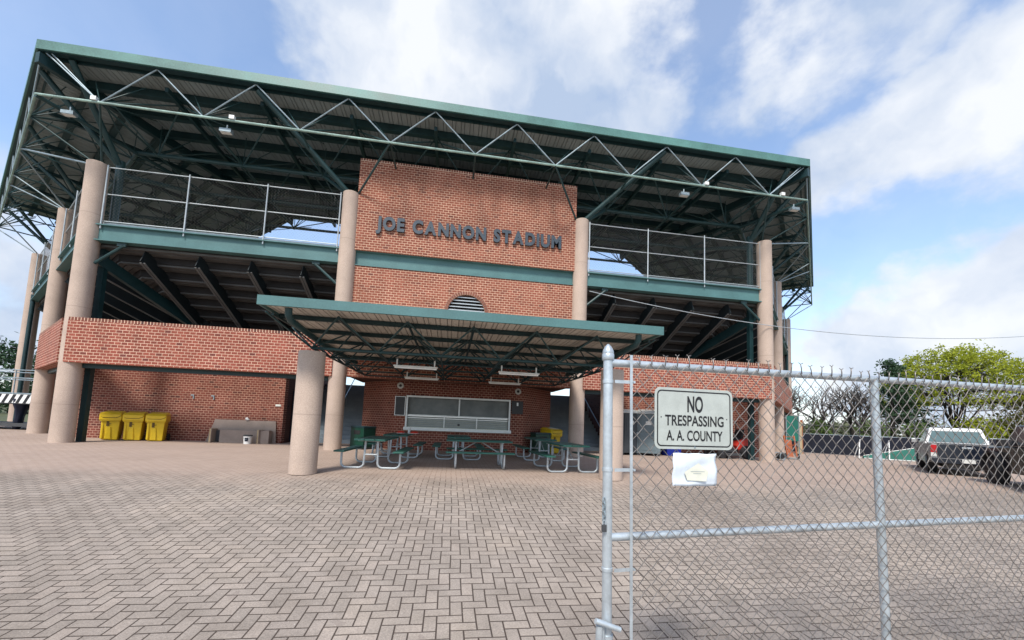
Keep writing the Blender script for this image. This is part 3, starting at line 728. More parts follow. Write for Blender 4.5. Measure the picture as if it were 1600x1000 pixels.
csp = 1.24; czb = 2.42; cyj = [8.22+1.24*j for j in range(5)]
for j, y in enumerate(cyj):
    m = MB().mat('strut' if j == 0 else 'darkgreen'); m.tube([(X0-2.5*csp, y, czb), (X0+2.5*csp, y, czb)], .028 if j == 0 else .022, 8); cpart(m, 'bottom_chord')
    m = MB().mat('strut' if j == 0 else 'darkgreen')
    for k_ in range(6):
        x = X0-2.5*csp+k_*csp
        for sx_ in (-.5, .5):
            for sy_ in (-.5, .5):
                m.tube([(x, y, czb), (x+sx_*csp, y+sy_*csp, 2.93)], .0175, 6)
    cpart(m, 'canopy_truss')
for k_ in range(6):
    x = X0-2.5*csp+k_*csp; m = MB().mat('darkgreen'); m.tube([(x, cyj[0], czb), (x, cyj[-1], czb)], .022, 6); cpart(m, 'cross_chord')
for k_ in range(7):
    x = X0-3*csp+k_*csp; m = MB().mat('darkgreen')
    if abs(x-X0) > CXW-.08: x = X0+(CXW-.08)*(1 if x > X0 else -1)
    m.tube([(x, cyj[0]-.62, 2.90), (x, cyj[-1]+.4, 2.90)], .028, 6); cpart(m, 'rafter')
for sg in (-1, 1):
    x = X0+sg*3.22; m = MB().mat('strut'); m.tube([(x, CY+.10, 2.95), (x, CY+.11, 2.84), (x, CY+.22, 2.76), (x-sg*.12, 9.0, 2.60), (x-sg*.2, 11.5, 2.60)], .062, 10); cpart(m, 'drain_pipe')
    m = MB().mat('column'); m.lathe([(.247, 0), (.244, 2.33), (.235, 2.35)], (X0+sg*3.1, 8.28, 0), 32); cpart(m, 'concrete_column')
for i, (x, y) in enumerate(((-.80, 8.87), (-.84, 11.3), (1.49, 8.93), (1.50, 11.4))):
    t = MB().mat('offwhite'); t.box(x-.47, x+.47, y-.05, y+.05, 2.235, 2.262); t.mat('white'); t.tube([(x-.45, y, 2.22), (x+.45, y, 2.22)], .022, 10); o = cpart(t, 'tube_light')
    t = MB().mat('offwhite')
    for q in (-.40, .40): t.box(x+q-.015, x+q+.015, y-.015, y+.015, 2.262, 2.40)
    o2 = cpart(t, 'light_bracket', o)
# ---------------------------------------------------------------- gate
gdir = Vector((.9967, .081, 0)).normalized(); tilt = .0150
gn = Vector((.081, -.9967, 0)).normalized()                 # towards the camera
gu = (gdir*math.cos(tilt)+Vector((0, 0, 1))*math.sin(tilt)); gv = (Vector((0, 0, 1))*math.cos(tilt)-gdir*math.sin(tilt))
gm = Matrix((gu, -gn, gv)).transposed().to_4x4(); gm.translation = Vector((.763, 1.883, 1.460)) - gv*1.86
gate = thing('chain_link_gate', 'galvanised chain link swing gate standing open in the right foreground', 'gate')
gate.matrix_world = gm
def gpart(m, name, parent=None, **k):
    o = m.build(name, parent or gate, **k); return o
HR, HM, HB = 1.86, 1.012, .10; GL = 4.55
m = MB().mat('galv'); m.tube([(0, 0, .02), (0, 0, 1.90)], .0235, 20); fp = gpart(m, 'gate_post')
m = MB().mat('galv'); m.lathe([(.0275, 1.872), (.0300, 1.877), (.0300, 1.902), (.0275, 1.905), (.0285, 1.909), (.026, 1.922), (.017, 1.940), (.006, 1.952), (.001, 1.955)], n=20); gpart(m, 'post_cap', fp)
for z, nm in ((HR, 'top_rail'), (HM, 'middle_rail'), (HB, 'bottom_rail')):
    m = MB().mat('galv'); m.tube([(.015, 0, z), (GL, 0, z)], .0195, 20); gpart(m, nm)
for x in (1.73, 3.15, GL):
    m = MB().mat('galv'); m.tube([(x, 0, .06), (x, 0, HR-.001)], .0215, 20); gpart(m, 'brace_pipe')
m = MB().mat('galv'); m.box(.103, .117, -.0335, -.029, .10, 1.90); gpart(m, 'tension_bar')
for z in (1.765, 1.335, .865, .520, .13):
    m = MB().mat('galv'); m.lathe([(.0255, -.009), (.0265, -.008), (.0265, .008), (.0255, .009)], (0, 0, z), 20)
    m.box(.024, .122, -.0285, -.0255, z-.008, z+.008); m.tube([(.126, -.036, z), (.126, -.012, z)], .006, 8); gpart(m, 'tension_band')
m = MB().mat('wire')
pit = .0718; nx = int((GL-.12)/(pit/2)); ztop = 1.865
rw = .0021
for i in range(nx):
    xc = .108+pit/2*(i+.5); pts = []
    n = 47; ph = random.uniform(0, 6)
    for k_ in range(n):
        s_ = -1 if (k_+i) % 2 else 1
        zz = ztop-k_*pit/2+.003*math.sin(k_*.35+ph)
        xx = xc+s_*pit*.25*.98; xx = min(GL-.02, max(.098, xx))
        pts.append((xx, -.0265+(.0022 if k_ % 2 else -.0022)+.004*math.sin(i*.35+k_*.12), zz))
    # rounded bends
    pp = []
    for a_, b_ in zip(pts, pts[1:]):
        a_ = Vector(a_); b_ = Vector(b_); pp += [a_.lerp(b_, .06), a_.lerp(b_, .94)]
    m.tube(pp, rw, 5, cap=False)
for i in range(nx//2):
    xc = .108+pit*(i+.5)+pit*.25+random.uniform(-.004, .004); z = ztop; h = random.choice((.025, .040, .048, .045, .034, .05)); ln = random.uniform(-.01, .01)
    m.tube([(xc-.002, -.026, z-.006), (xc+.003+ln*.5, -.024, z+h*.5), (xc-.001+ln, -.026, z+h)], .0030, 5)
    e = Vector((xc-.001+ln, -.026, z+h)); t1 = random.uniform(.010, .016); t2 = random.uniform(.010, .016)
    m.tube([e, e+Vector((-t1, 0, random.uniform(.004, .011)))], .0022, 4); m.tube([e, e+Vector((t2, 0, random.uniform(.004, .011)))], .0022, 4)
gpart(m, 'chain_link_mesh', sharp=False)
m = MB().mat('galv'); m.tube([(-.078, -.045, .655), (.040, -.055, .610)], .0125, 12); m.tube([(-.052, -.03, .625), (-.054, -.03, .10)], .017, 12); m.tube([(-.032, -.03, .625), (-.030, -.03, .10)], .006, 8)
m.lathe([(.030, -.008), (.030, .008)], (0, 0, .56), 16); m.box(-.07, -.02, -.05, -.01, .50, .525); gpart(m, 'drop_latch')
# chain and padlock on the post
t = thing('padlocked_chain', 'short rusty chain and padlock hanging on the free post of the chain link gate', 'chain')
t.matrix_world = gm @ Matrix.Translation((-.028, -.012, 1.075))
m = MB().mat('galv_d')
for i in range(5):
    z = .115-i*.022; a = (i % 2)*math.pi/2+.4; ring = [(math.cos(a)*.008*math.cos(q), math.sin(a)*.008*math.cos(q)-.008, z+.014*math.sin(q)) for q in [2*math.pi*j/12 for j in range(13)]]
    m.tube(ring, .0028, 6)
m.build('chain', t)
m = MB().mat('darkgrey'); m.box(-.011, .011, -.018, -.004, -.03, .004); o = m.build('padlock', t, .002)
m = MB().mat('galv_l'); m.tube([(-.007, -.011, .004), (-.007, -.011, .018), (0, -.011, .025), (.007, -.011, .018), (.007, -.011, .004)], .0025, 8); m.build('shackle', o)

# sign: rounded plate, black border line, three lines of lettering
def rrect(x0, x1, z0, z1, r, n=8):
    P = []
    for cx, cz, a0 in ((x1-r, z1-r, 0), (x0+r, z1-r, 90), (x0+r, z0+r, 180), (x1-r, z0+r, 270)):
        for i in range(n+1): a = R(a0+90*i/n); P.append((cx+r*math.cos(a), cz+r*math.sin(a)))
    return P
SW, SH = .458, .308
sg = thing('no_trespassing_sign', 'worn white metal sign with black border reading NO TRESPASSING wired to the gate', 'sign')
sg.matrix_world = gm @ Matrix.Translation((.232, -.040, 1.440)) @ Matrix.Rotation(R(.6), 4, 'Y')
m = MB().mat('signface'); m.prism(rrect(0, SW, 0, SH, .032), 0, .0016); m.build('sign_plate', sg)
m = MB().mat('signink')
po = rrect(.013, SW-.013, .013, SH-.013, .024); pi_ = rrect(.0195, SW-.0195, .0195, SH-.0195, .018); n = len(po)
vs = [(x, -.0008, z) for x, z in po]+[(x, -.0008, z) for x, z in pi_]
m.add(vs, [(i, (i+1) % n, (i+1) % n+n, i+n) for i in range(n)]); m.build('sign_border', sg)
m = MB().mat('wood'); 
for (x, z) in ((.006, .012), (.450, .010), (.008, .298), (.450, .296)): m.lathe([(.006, 0), (.0055, .0006)], n=10, xf=lambda p, x=x, z=z: (p.x*1.6+x, -.0005-p.z, p.y+z))
def line(txt, x0, x1, zb, h, bold=.0):
    me, w_ = text_mesh(txt, 1, 0.0, bold, 1, 'signink', 6)
    zs = [v.co.z for v in me.vertices]; zc = max(zs)
    sx_ = (x1-x0)/w_
    for v in me.vertices: v.co = Vector((x0+v.co.x*sx_, -.0012, zb+v.co.z*h/zc))
    o = bpy.data.objects.new('lettering', me); col.objects.link(o); o.parent = sg; o['label'] = 'black lettering '+txt
line('NO', .186, .278, .190, .080, .026)
line('TRESPASSING', .058, .402, .119, .052, .018)
line('A. A. COUNTY', .066, .395, .044, .051, .018)
for x in (.036, .421):
    m = MB().mat('signink'); m.lathe([(.0035, 0), (.003, .0004)], n=10, xf=lambda p, x=x: (p.x+x, -.0009-p.z, p.y+.158)); m.build('dot', sg)
for x, z in ((SW/2, SH-.012), (SW/2, .010)):
    m = MB().mat('galv_d'); m.lathe([(.0045, 0), (.0045, .002), (.003, .003)], n=10, xf=lambda p, x=x, z=z: (p.x+x, -.0005-p.z, p.y+z)); m.build('bolt', sg)
# paper in a plastic sleeve
pp = thing('paper_notice', 'blank faded paper in a plastic sleeve tied to the gate mesh below the sign', 'notice')
pp.matrix_world = gm @ Matrix.Translation((.328, -.045, 1.258)) @ Matrix.Rotation(R(1.0), 4, 'Y')
m = MB().mat('paper'); W_, H_ = .252, .162; nxx, nzz = 16, 11; vs = []
for j in range(nzz+1):
    for i in range(nxx+1):
        x = W_*i/nxx; z = H_*j/nzz
        y = .0035*math.sin(x*38+z*30)+.003*math.sin(z*55-x*21)-.004*abs(i/nxx-.5)
        vs.append((x+(.002*math.sin(j*1.3) if i in (0, nxx) else 0), y, z+(.0015*math.sin(i*.9) if j in (0, nzz) else 0)))
m.add(vs, [(j*(nxx+1)+i, j*(nxx+1)+i+1, (j+1)*(nxx+1)+i+1, (j+1)*(nxx+1)+i) for j in range(nzz) for i in range(nxx)], True)
o = m.build('sleeve', pp, sharp=False); so = o.modifiers.new('s', 'SOLIDIFY'); so.thickness = .0012
m = MB().mat('paper2'); m.add([(.075, -.0105, .03), (.185, -.0105, .025), (.20, -.0105, .075), (.14, -.0105, .115), (.06, -.0105, .07)], [(0, 1, 2, 3, 4)]); m.mat('galv_d'); m.box(.095, .175, -.0112, -.0108, .072, .074); m.box(.11, .155, -.0112, -.0108, .062, .064); m.build('faded_print', pp)
for x in (.01, .08, .15, .24):
    m = MB().mat('signink'); m.tube([(x, .0, .004), (x+.004, -.008, -.004), (x-.002, .006, -.012)], .0015, 5); m.build('cable_tie', pp)

# ---------------------------------------------------------------- picnic tables
def picnic(name, label, loc, rz, sc_=.86):
    t = thing(name, label, 'picnic table', loc, rz, 'green picnic tables under the canopy', None, sc_)
    for i in range(3):
        m = MB().mat('table'); x = -.255+.255*i; m.box(x-.12, x+.12, -.93, .93, .715, .76); m.build('tabletop_board', t, .008)
    for s in (-1, 1):
        m = MB().mat('table'); m.box(s*.71-.13, s*.71+.13, -.93, .93, .425, .465); m.build('bench_board', t, .008)
        for e in (-.66, .66):
            m = MB().mat('galv_l'); q = [(s*.72, e, .42)]
            for i in range(7): a = R(90*i/6); q.append((s*(.72-.13*(1-math.cos(a))), e, .15-.12*math.sin(a)))
            for i in range(7): a = R(90*i/6); q.append((s*(.30-.13*math.sin(a)), e, .15-.12*math.cos(a)))
            q.append((s*.15, e, .71)); m.tube(q, .027, 10); m.build('leg_frame', t)
    for e in (-.66, .66):
        m = MB().mat('galv_l'); m.tube([(-.17, e, .36), (.17, e, .36)], .02, 8); m.box(-.34, .34, e-.02, e+.02, .69, .714); m.build('crossbar', t)
        m = MB().mat('galv_l'); m.tube([(0, e, .36), (0, e*.12, .70)], .016, 8); m.build('brace', t)
    return t
T = picnic('picnic_table', 'green picnic table nearest the left canopy column, seen end-on', (-1.63, 9.72, 0), R(-3))
dup(T, (-1.45, 12.25, 0), R(-2), 'green picnic table behind the nearest left one, by the serving window wall')
dup(T, (.74, 10.05, 0), R(90), 'green picnic table seen broadside under the middle of the canopy')
dup(T, (.27, 12.05, 0), R(0), 'green picnic table half hidden behind the broadside one')
dup(T, (2.86, 9.75, 0), R(4), 'green picnic table nearest the gate post, seen end-on at the right')
dup(T, (2.80, 12.35, 0), R(2), 'green picnic table behind the nearest right one, beside the dark bin')
# cup and red trays on the far left table
t = thing('paper_cup', 'white paper cup standing on the far left picnic table', 'cup', (-1.22, 12.62, .655)); m = MB().mat('white'); m.lathe([(.035, 0), (.045, .13), (.05, .16), (.03, .165)], n=16); m.build('cup_body', t); m = MB().mat('offwhite'); m.tube([(0, 0, .14), (.03, 0, .21)], .006, 6); m.build('straw', t)
for nm, dx, lb in (('red_glove', -.24, 'red and white glove left of the white cup on the far left picnic table'), ('red_glove', .16, 'red and white glove right of the white cup on the far left picnic table')):
    t = thing(nm, lb, 'glove', (-1.22+dx, 12.60, .655), 0, 'gloves on the far left picnic table'); m = MB().mat('red')
    m.lathe([(.12, 0), (.13, .03), (.08, .07), (.02, .08)], n=14, xf=lambda p: (p.x, p.y*.6, p.z)); m.build('palm', t)
    m = MB().mat('offwhite'); m.lathe([(.135, 0), (.138, .012)], n=14, xf=lambda p: (p.x, p.y*.62, p.z)); m.build('cuff', t)

# ---------------------------------------------------------------- bins and clutter along the wall
def cart(name, label, loc, rz, group=None, sc_=.9):
    t = thing(name, label, 'wheeled bin', loc, rz, group, None, sc_)
    m = MB().mat('yellow')
    prof = [(-.22, -.27, .22, .27, .02), (-.26, -.34, .26, .33, .78)]
    (a0, b0, a1, b1, z0), (c0, d0, c1, d1, z1) = prof
    m.add([(a0, b0, z0), (a1, b0, z0), (a1, b1, z0), (a0, b1, z0), (c0, d0, z1), (c1, d0, z1), (c1, d1, z1), (c0, d1, z1)], [(0, 3, 2, 1), (4, 5, 6, 7), (0, 1, 5, 4), (1, 2, 6, 5), (2, 3, 7, 6), (3, 0, 4, 7)])
    m.add([(-.13, -.315, .06), (.05, -.315, .06), (.03, -.345, .50), (-.10, -.345, .50), (-.13, -.28, .06), (.05, -.28, .06), (.03, -.28, .50), (-.10, -.28, .50)], [(0, 1, 2, 3), (0, 3, 7, 4), (1, 5, 6, 2), (3, 2, 6, 7)])
    m.box(-.24, -.17, -.34, -.27, .06, .74)
    o = m.build('bin_body', t, .02)
    m = MB().mat('yellow_sh'); m.box(-.09, .03, -.352, -.34, .60, .62); m.box(-.10, -.03, -.345, -.30, .52, .72); m.build('lift_slot', o)
    m = MB().mat('yellow'); m.box(-.300, .300, -.40, .36, .74, .97); m.box(-.285, .285, -.385, .35, .70, .74); o = m.build('collar', t, .025)
    m = MB().mat('yellow_sh'); m.prism([(-.245, .865), (-.195, .822), (.150, .822), (.255, .872), (.29, .93), (.285, .945), (.24, .885), (.145, .838), (-.19, .838), (-.235, .875)], -.408, -.400); m.box(-.285, .285, -.345, -.335, .695, .702); m.build('shade_line', o)  # shading lines under flap and collar, drawn as dark yellow strips
    m = MB().mat('yellow')
    m.prism([(-.26, .95), (.30, .95), (.24, .88), (.14, .84), (-.20, .84), (-.27, .90)], -.425, -.405); m.build('lid_flap', o, .004)
    m = MB().mat('yellow'); m.add([(-.31, -.42, .97), (.31, -.42, .97), (.31, .38, .99), (-.31, .38, .99), (-.25, -.34, 1.02), (.25, -.34, 1.02), (.25, .30, 1.08), (-.25, .30, 1.08)],
          [(0, 3, 2, 1), (4, 5, 6, 7), (0, 1, 5, 4), (1, 2, 6, 5), (2, 3, 7, 6), (3, 0, 4, 7)]); m.build('lid', t, .015)
    m = MB().mat('yellow'); m.tube([(-.25, .42, 1.0), (.25, .42, 1.0)], .018, 8); m.box(-.25, -.21, .34, .42, .98, 1.02); m.box(.21, .25, .34, .42, .98, 1.02); m.build('handle', t)
    for s in (-1, 1):
        m = MB().mat('black'); m.lathe([(.13, -.03), (.13, .03)], n=18, xf=lambda p, s=s: (s*.30+p.z, .33+p.x, .13+p.y)); m.build('wheel', t)
    return t
c0 = cart('yellow_bin', 'leftmost of the three yellow wheeled bins by the left brick wall', (-11.22, 15.42, 0), R(24), 'yellow bins by the left wall')
dup(c0, (-10.56, 15.44, 0), R(23), 'middle one of the three yellow wheeled bins by the left brick wall')
dup(c0, (-9.90, 15.47, 0), R(22), 'rightmost of the three yellow wheeled bins by the left brick wall')
dup(c0, (3.84, 15.0, 0), R(25), 'yellow wheeled bin standing alone beside the dark bin right of the serving window').pop('group', None)
def boxbin(label, loc, rz):
    t = thing('square_bin', label, 'bin', loc, rz, 'dark green square bins beside the serving window'); m = MB().mat('binbox'); m.box(-.29, .29, -.29, .29, .06, .72); o = m.build('bin_body', t, .012)
    m = MB().mat('darkgreen'); m.box(-.30, .30, -.30, .30, .72, .78); m.build('bin_lid', t, .012)
    m = MB().mat('darkgrey'); m.box(-.26, .26, -.26, .26, 0, .06); m.build('bin_base', t)
    m = MB().mat('black'); m.box(-.14, .14, -.293, -.289, .50, .64); m.build('bin_opening', o)
boxbin('dark green square bin between the left concrete column and the serving window', (-2.95, 14.55, 0), R(-32))
boxbin('dark green square bin in front of the lone yellow bin', (3.32, 14.50, 0), R(8))

t = thing('plywood_counter', 'brown plywood sheets and open box counter leaning against the left brick wall', 'counter', (-7.4, 15.6, 0))
m = MB().mat('board'); m.add([(-1.20, .30, 0), (1.12, .32, 0), (1.03, .42, .80), (-1.02, .42, .80), (-1.20, .33, 0), (1.12, .35, 0), (1.03, .445, .80), (-1.02, .445, .80)], [(0, 1, 2, 3), (7, 6, 5, 4), (0, 4, 5, 1), (3, 2, 6, 7), (0, 3, 7, 4), (1, 5, 6, 2)]); m.build('leaning_sheet', t)
m = MB().mat('board'); m.box(-.62, .66, .02, .05, .0, .44); m.build('front_panel', t)
m = MB().mat('board'); m.box(.70, 1.0, .0, .28, .0, .46); m.build('side_panel', t, .004)
for x in (-.86, .68):
    m = MB().mat('wood'); m.box(x-.03, x+.01, -.10, .30, 0, .48); m.mat('board'); m.box(x+.01, x+.03, -.095, .30, 0, .47); m.build('end_board', t)
m = MB().mat('darkgrey'); m.box(-.83, -.62, .20, .24, .02, .42); m.build('open_end_shade', t)  # dark sheet standing in for the shade inside the open box
t = thing('paint_bucket', 'white bucket with dark rim standing in front of the plywood counter', 'bucket', (-6.95, 15.30, 0)); m = MB().mat('white'); m.lathe([(.115, 0), (.135, .30)], n=24); m.build('bucket_body', t)
m = MB().mat('darkgrey'); m.lathe([(.142, .27), (.142, .31), (.12, .312), (.11, .29)], n=24); m.build('rim', t); m = MB().mat('galv_d'); m.tube([(-.14, 0, .26), (-.10, -.10, .20), (0, -.145, .16), (.10, -.10, .20), (.14, 0, .26)], .004, 5); m.build('bucket_handle', t)
m = MB().mat('navy'); m.box(-.03, .07, -.136, -.120, .10, .22); m.build('bucket_label', t)
t = thing('paper_scrap', 'crumpled white paper scrap on top of the leaning plywood sheet', 'paper', (-7.35, 16.0, .80)); m = MB().mat('white')
m.lathe([(.03, 0), (.07, .03), (.05, .08), (.015, .11)], n=7, xf=lambda p: (p.x+.02*math.sin(p.z*60), p.y*.6, p.z)); m.build('crumple', t)

def toilet(label, loc, rz, mt):
    t = thing('portable_toilet', label, 'portable toilet', loc, rz, 'portable toilets against the right brick wall', None, .84)
    m = MB().mat(mt); m.box(-.54, .54, -.54, .54, .10, 1.98)
    for i in range(5): x = -.45+.225*i; m.box(-.555, -.54, x-.05, x+.05, .2, 1.9); m.box(.54, .555, x-.05, x+.05, .2, 1.9)
    m.build('cabin', t)
    m = MB().mat(mt); m.box(-.42, .42, -.575, -.541, .12, 1.92)
    for i in range(2): m.box(-.34, .34, -.59, -.575, .25+.85*i, .95+.85*i)
    d = m.build('door', t, .01)
    m = MB().mat('offwhite'); m.box(-.12, .14, -.60, -.59, 1.45, 1.62); m.build('door_sign', d); m = MB().mat('galv_l'); m.box(.33, .38, -.62, -.575, .95, 1.08); m.build('door_handle', d)
    m = MB().mat('offwhite'); m.add([(-.60, -.62, 1.98), (.60, -.62, 1.98), (.60, .60, 1.98), (-.60, .60, 1.98), (-.50, -.45, 2.14), (.50, -.45, 2.14), (.42, .45, 2.22), (-.42, .45, 2.22)], [(0, 3, 2, 1), (4, 5, 6, 7), (0, 1, 5, 4), (1, 2, 6, 5), (2, 3, 7, 6), (3, 0, 4, 7)]); m.build('roof', t, .03)
    m = MB().mat('darkgrey'); m.box(-.50, -.40, -.5, .5, 0, .10); m.box(.40, .50, -.5, .5, 0, .10); m.build('skid', t)
toilet('dark grey portable toilet just right of the gate post', (6.98, 15.55, 0), R(20), 'toilet_d')
toilet('grey-green portable toilet beside the blue bin, partly behind the sign', (8.02, 15.45, 0), R(-24), 'toilet')
t = thing('blue_bin', 'blue plastic recycling tub showing under the gate sign', 'recycling bin', (9.12, 15.55, 0)); m = MB().mat('blue'); m.add([(-.30, -.22, 0), (.30, -.22, 0), (.30, .22, 0), (-.30, .22, 0), (-.34, -.26, .62), (.34, -.26, .62), (.34, .26, .62), (-.34, .26, .62)], [(0, 3, 2, 1), (4, 5, 6, 7), (0, 1, 5, 4), (1, 2, 6, 5), (2, 3, 7, 6), (3, 0, 4, 7)]); m.build('tub', t, .02)
m = MB().mat('blue'); m.box(-.37, .37, -.29, .29, .60, .66); m.build('tub_rim', t, .01)

# red ride-on machine
t = thing('ride_on_mower', 'red ride-on mower parked against the brick wall between the sign and the right column', 'mower', (11.35, 15.15, 0), R(8), None, None, .86)
m = MB().mat('red'); m.prism([(-.95, .38), (-.95, .80), (-.70, .98), (-.25, .92), (-.20, .45)], -.30, .30); m.build('hood', t, .03)
m = MB().mat('red'); m.prism([(.25, .42), (.15, .62), (.35, .85), (.85, .95), (1.0, .55), (.95, .42)], -.45, .45); m.build('rear_body', t, .03)
m = MB().mat('darkgrey'); m.box(-.30, .40, -.28, .28, .30, .46); m.box(-.55, .25, -.62, .62, .14, .26); m.build('deck', t, .02)
m = MB().mat('black'); m.box(.25, .70, -.24, .24, .86, .98); m.prism([(.62, .95), (.78, .95), (.88, 1.38), (.76, 1.38)], -.23, .23); m.build('seat', t, .03)
m = MB().mat('black'); m.tube([(-.28, 0, .85), (-.05, 0, 1.12)], .02, 8); m.tube([(-.05+.07*math.sin(a), .19*math.cos(a), 1.12+.16*math.sin(a)) for a in [2*math.pi*i/16 for i in range(17)]], .015, 6); m.build('steering_wheel', t)
m = MB().mat('black'); m.tube([(.95, -.40, .5), (1.0, -.40, 1.75), (1.0, .40, 1.75), (.95, .40, .5)], .028, 8); m.build('roll_bar', t)
for x, y, r_, w_ in ((-.68, -.42, .22, .14), (-.68, .42, .22, .14), (.62, -.56, .31, .22), (.62, .56, .31, .22)):
    m = MB().mat('black'); m.lathe([(r_*.6, -w_/2), (r_*.95, -w_/2), (r_, -w_/4), (r_, w_/4), (r_*.95, w_/2), (r_*.6, w_/2)], n=22, xf=lambda p: (x+p.x, y+p.z, r_+p.y)); wl = m.build('wheel', t)
    m = MB().mat('galv_l'); m.lathe([(r_*.58, -w_/2+.01), (r_*.58, w_/2-.01)], n=18, xf=lambda p: (x+p.x, y+p.z, r_+p.y)); m.mat('darkgrey'); m.lathe([(r_*.2, -w_/2-.005), (r_*.2, w_/2+.005)], n=12, xf=lambda p: (x+p.x, y+p.z, r_+p.y)); m.build('rim', wl)

# things beyond the right column
t = thing('hand_truck', 'orange hand truck leaning against the right rear column', 'hand truck', (14.72, 15.45, 0), R(-20))
m = MB().mat('orange'); m.bar((-.18, 0, .06), (-.20, .30, 1.0), .05, .05); m.bar((.18, 0, .06), (.20, .30, 1.0), .05, .05); m.add([(-.12, .02, .10), (.06, .02, .10), (.08, .25, .82), (-.14, .25, .82)], [(0, 1, 2, 3)])
for z in (.3, .6, .95): m.bar((-.19, .3*z, z), (.19, .3*z, z), .03, .03)
m.build('frame', t); m = MB().mat('galv_d'); m.box(-.20, .20, -.22, .02, .02, .035); m.build('toe_plate', t)
for s in (-1, 1): m = MB().mat('black'); m.lathe([(.10, -.03), (.12, -.02), (.12, .02), (.10, .03)], n=18, xf=lambda p, s=s: (s*.25+p.z, .08+p.x, .12+p.y)); m.build('wheel', t)
t = thing('hose_reel', 'small black and grey reel on the ground at the foot of the right column', 'reel', (13.35, 14.62, 0), R(15))
m = MB().mat('black'); m.tube([(0, -.10, .17), (0, .10, .17)], .11, 16); m.build('hose_drum', t)
for s in (-1, 1): m = MB().mat('galv_d'); m.tube([(.16*math.cos(a), s*.11, .17+.15*math.sin(a)) for a in [2*math.pi*i/18 for i in range(19)]], .018, 6); m.build('reel_flange', t)
t = thing('green_screen_panel', 'tall green fabric panel hung beside the right rear column', 'screen', (16.75, 17.75, 0), R(-30)); m = MB().mat('wallgreen'); m.box(-.1, .38, -.02, .02, .72, 1.98); m.build('fabric', t); m = MB().mat('galv_d'); m.tube([(.41, 0, 0), (.41, 0, 2.0)], .03, 8); m.tube([(-.12, 0, 0), (-.12, 0, 2.0)], .03, 8); m.build('pole', t)
t = thing('timber_door_panel', 'pale timber panel with an orange edge standing at the end of the dark fence', 'timber panel', (19.0, 19.4, 0), R(30)); m = MB().mat('wood'); m.box(-.32, .18, -.04, .04, 0, 1.75); m.build('panel', t); m = MB().mat('orange'); m.box(.19, .27, -.05, .05, 0, 1.85); m.build('edge_post', t)

def wfence(name, label, p, q, h, mt='navy', step=2.2, z=0):
    t = thing(name, label, 'fence', (p[0], p[1], z)); v = Vector((q[0]-p[0], q[1]-p[1], 0)); Lh = v.length; t.rotation_euler = (0, 0, math.atan2(v.y, v.x))
    m = MB().mat(mt)
    n = int(Lh/.3); vs = []
    for i in range(n+1):
        x = Lh*i/n; y = .015*math.sin(i*1.7)
        vs += [(x, y, .03), (x, -y, h+.01*math.sin(i*.9))]
    m.add(vs, [(2*i, 2*i+2, 2*i+3, 2*i+1) for i in range(n)]); o = m.build('windscreen_fabric', t); s = o.modifiers.new('s', 'SOLIDIFY'); s.thickness = .01
    m = MB().mat('galv_d'); m.tube([(0, .04, h), (Lh, .04, h)], .022, 8); m.build('top_rail', t)
    x = 0
    while x < Lh: m = MB().mat('galv_d'); m.tube([(x, .04, 0), (x, .04, h+.05)], .028, 8); m.build('fence_post', t); x += step
    return t
wfence('windscreened_fence', 'dark navy windscreened fence running behind the white tubular frames', (20.3, 21.4), (25.2, 15.4), 1.10)
wfence('windscreened_fence', 'dark navy windscreened fence behind the white pickup truck', (25.25, 15.4), (30.5, 10.2), 1.22)
for k_, (p, rz_) in enumerate((((20.55, 17.5), 35), ((21.15, 16.6), 38))):
    t = thing('tubular_screen_frame', ('left' if k_ == 0 else 'right')+' of the two white tubular frames with curved tops leaning by the navy fence', 'frame', (p[0], p[1], 0), R(rz_), 'white tubular frames by the navy fence')
    m = MB().mat('white'); m.tube([(-.45, 0, .02), (-.05, .0, .78), (.05, 0, .88), (.22, 0, .92), (.36, 0, .86)], .022, 8); m.build('curved_tube', t)
    m = MB().mat('white'); m.tube([(.20, .25, .02), (.22, 0, .92)], .02, 8); m.tube([(-.45, 0, .02), (.45, -.2, .02)], .02, 8); m.build('leg', t)
t = thing('green_tarpaulin_windbreak', 'low sloping green tarpaulin with white edging lying left of the pickup truck', 'tarpaulin', (21.6, 16.3, 0), R(-38))
m = MB().mat('wallgreen'); m.add([(-1.5, -.1, .02), (1.0, -.15, .02), (1.0, .0, .78), (-1.5, .0, .14), (1.0, .4, .02), (-1.5, .3, .02)], [(0, 1, 2, 3), (3, 2, 4, 5), (1, 4, 2), (0, 3, 5)]); m.build('sheet', t)
m = MB().mat('white'); m.tube([(-1.5, -.11, .03), (1.0, -.16, .03)], .022, 6); m.tube([(-1.5, .0, .15), (1.0, .0, .80)], .018, 6); m.build('edging', t)

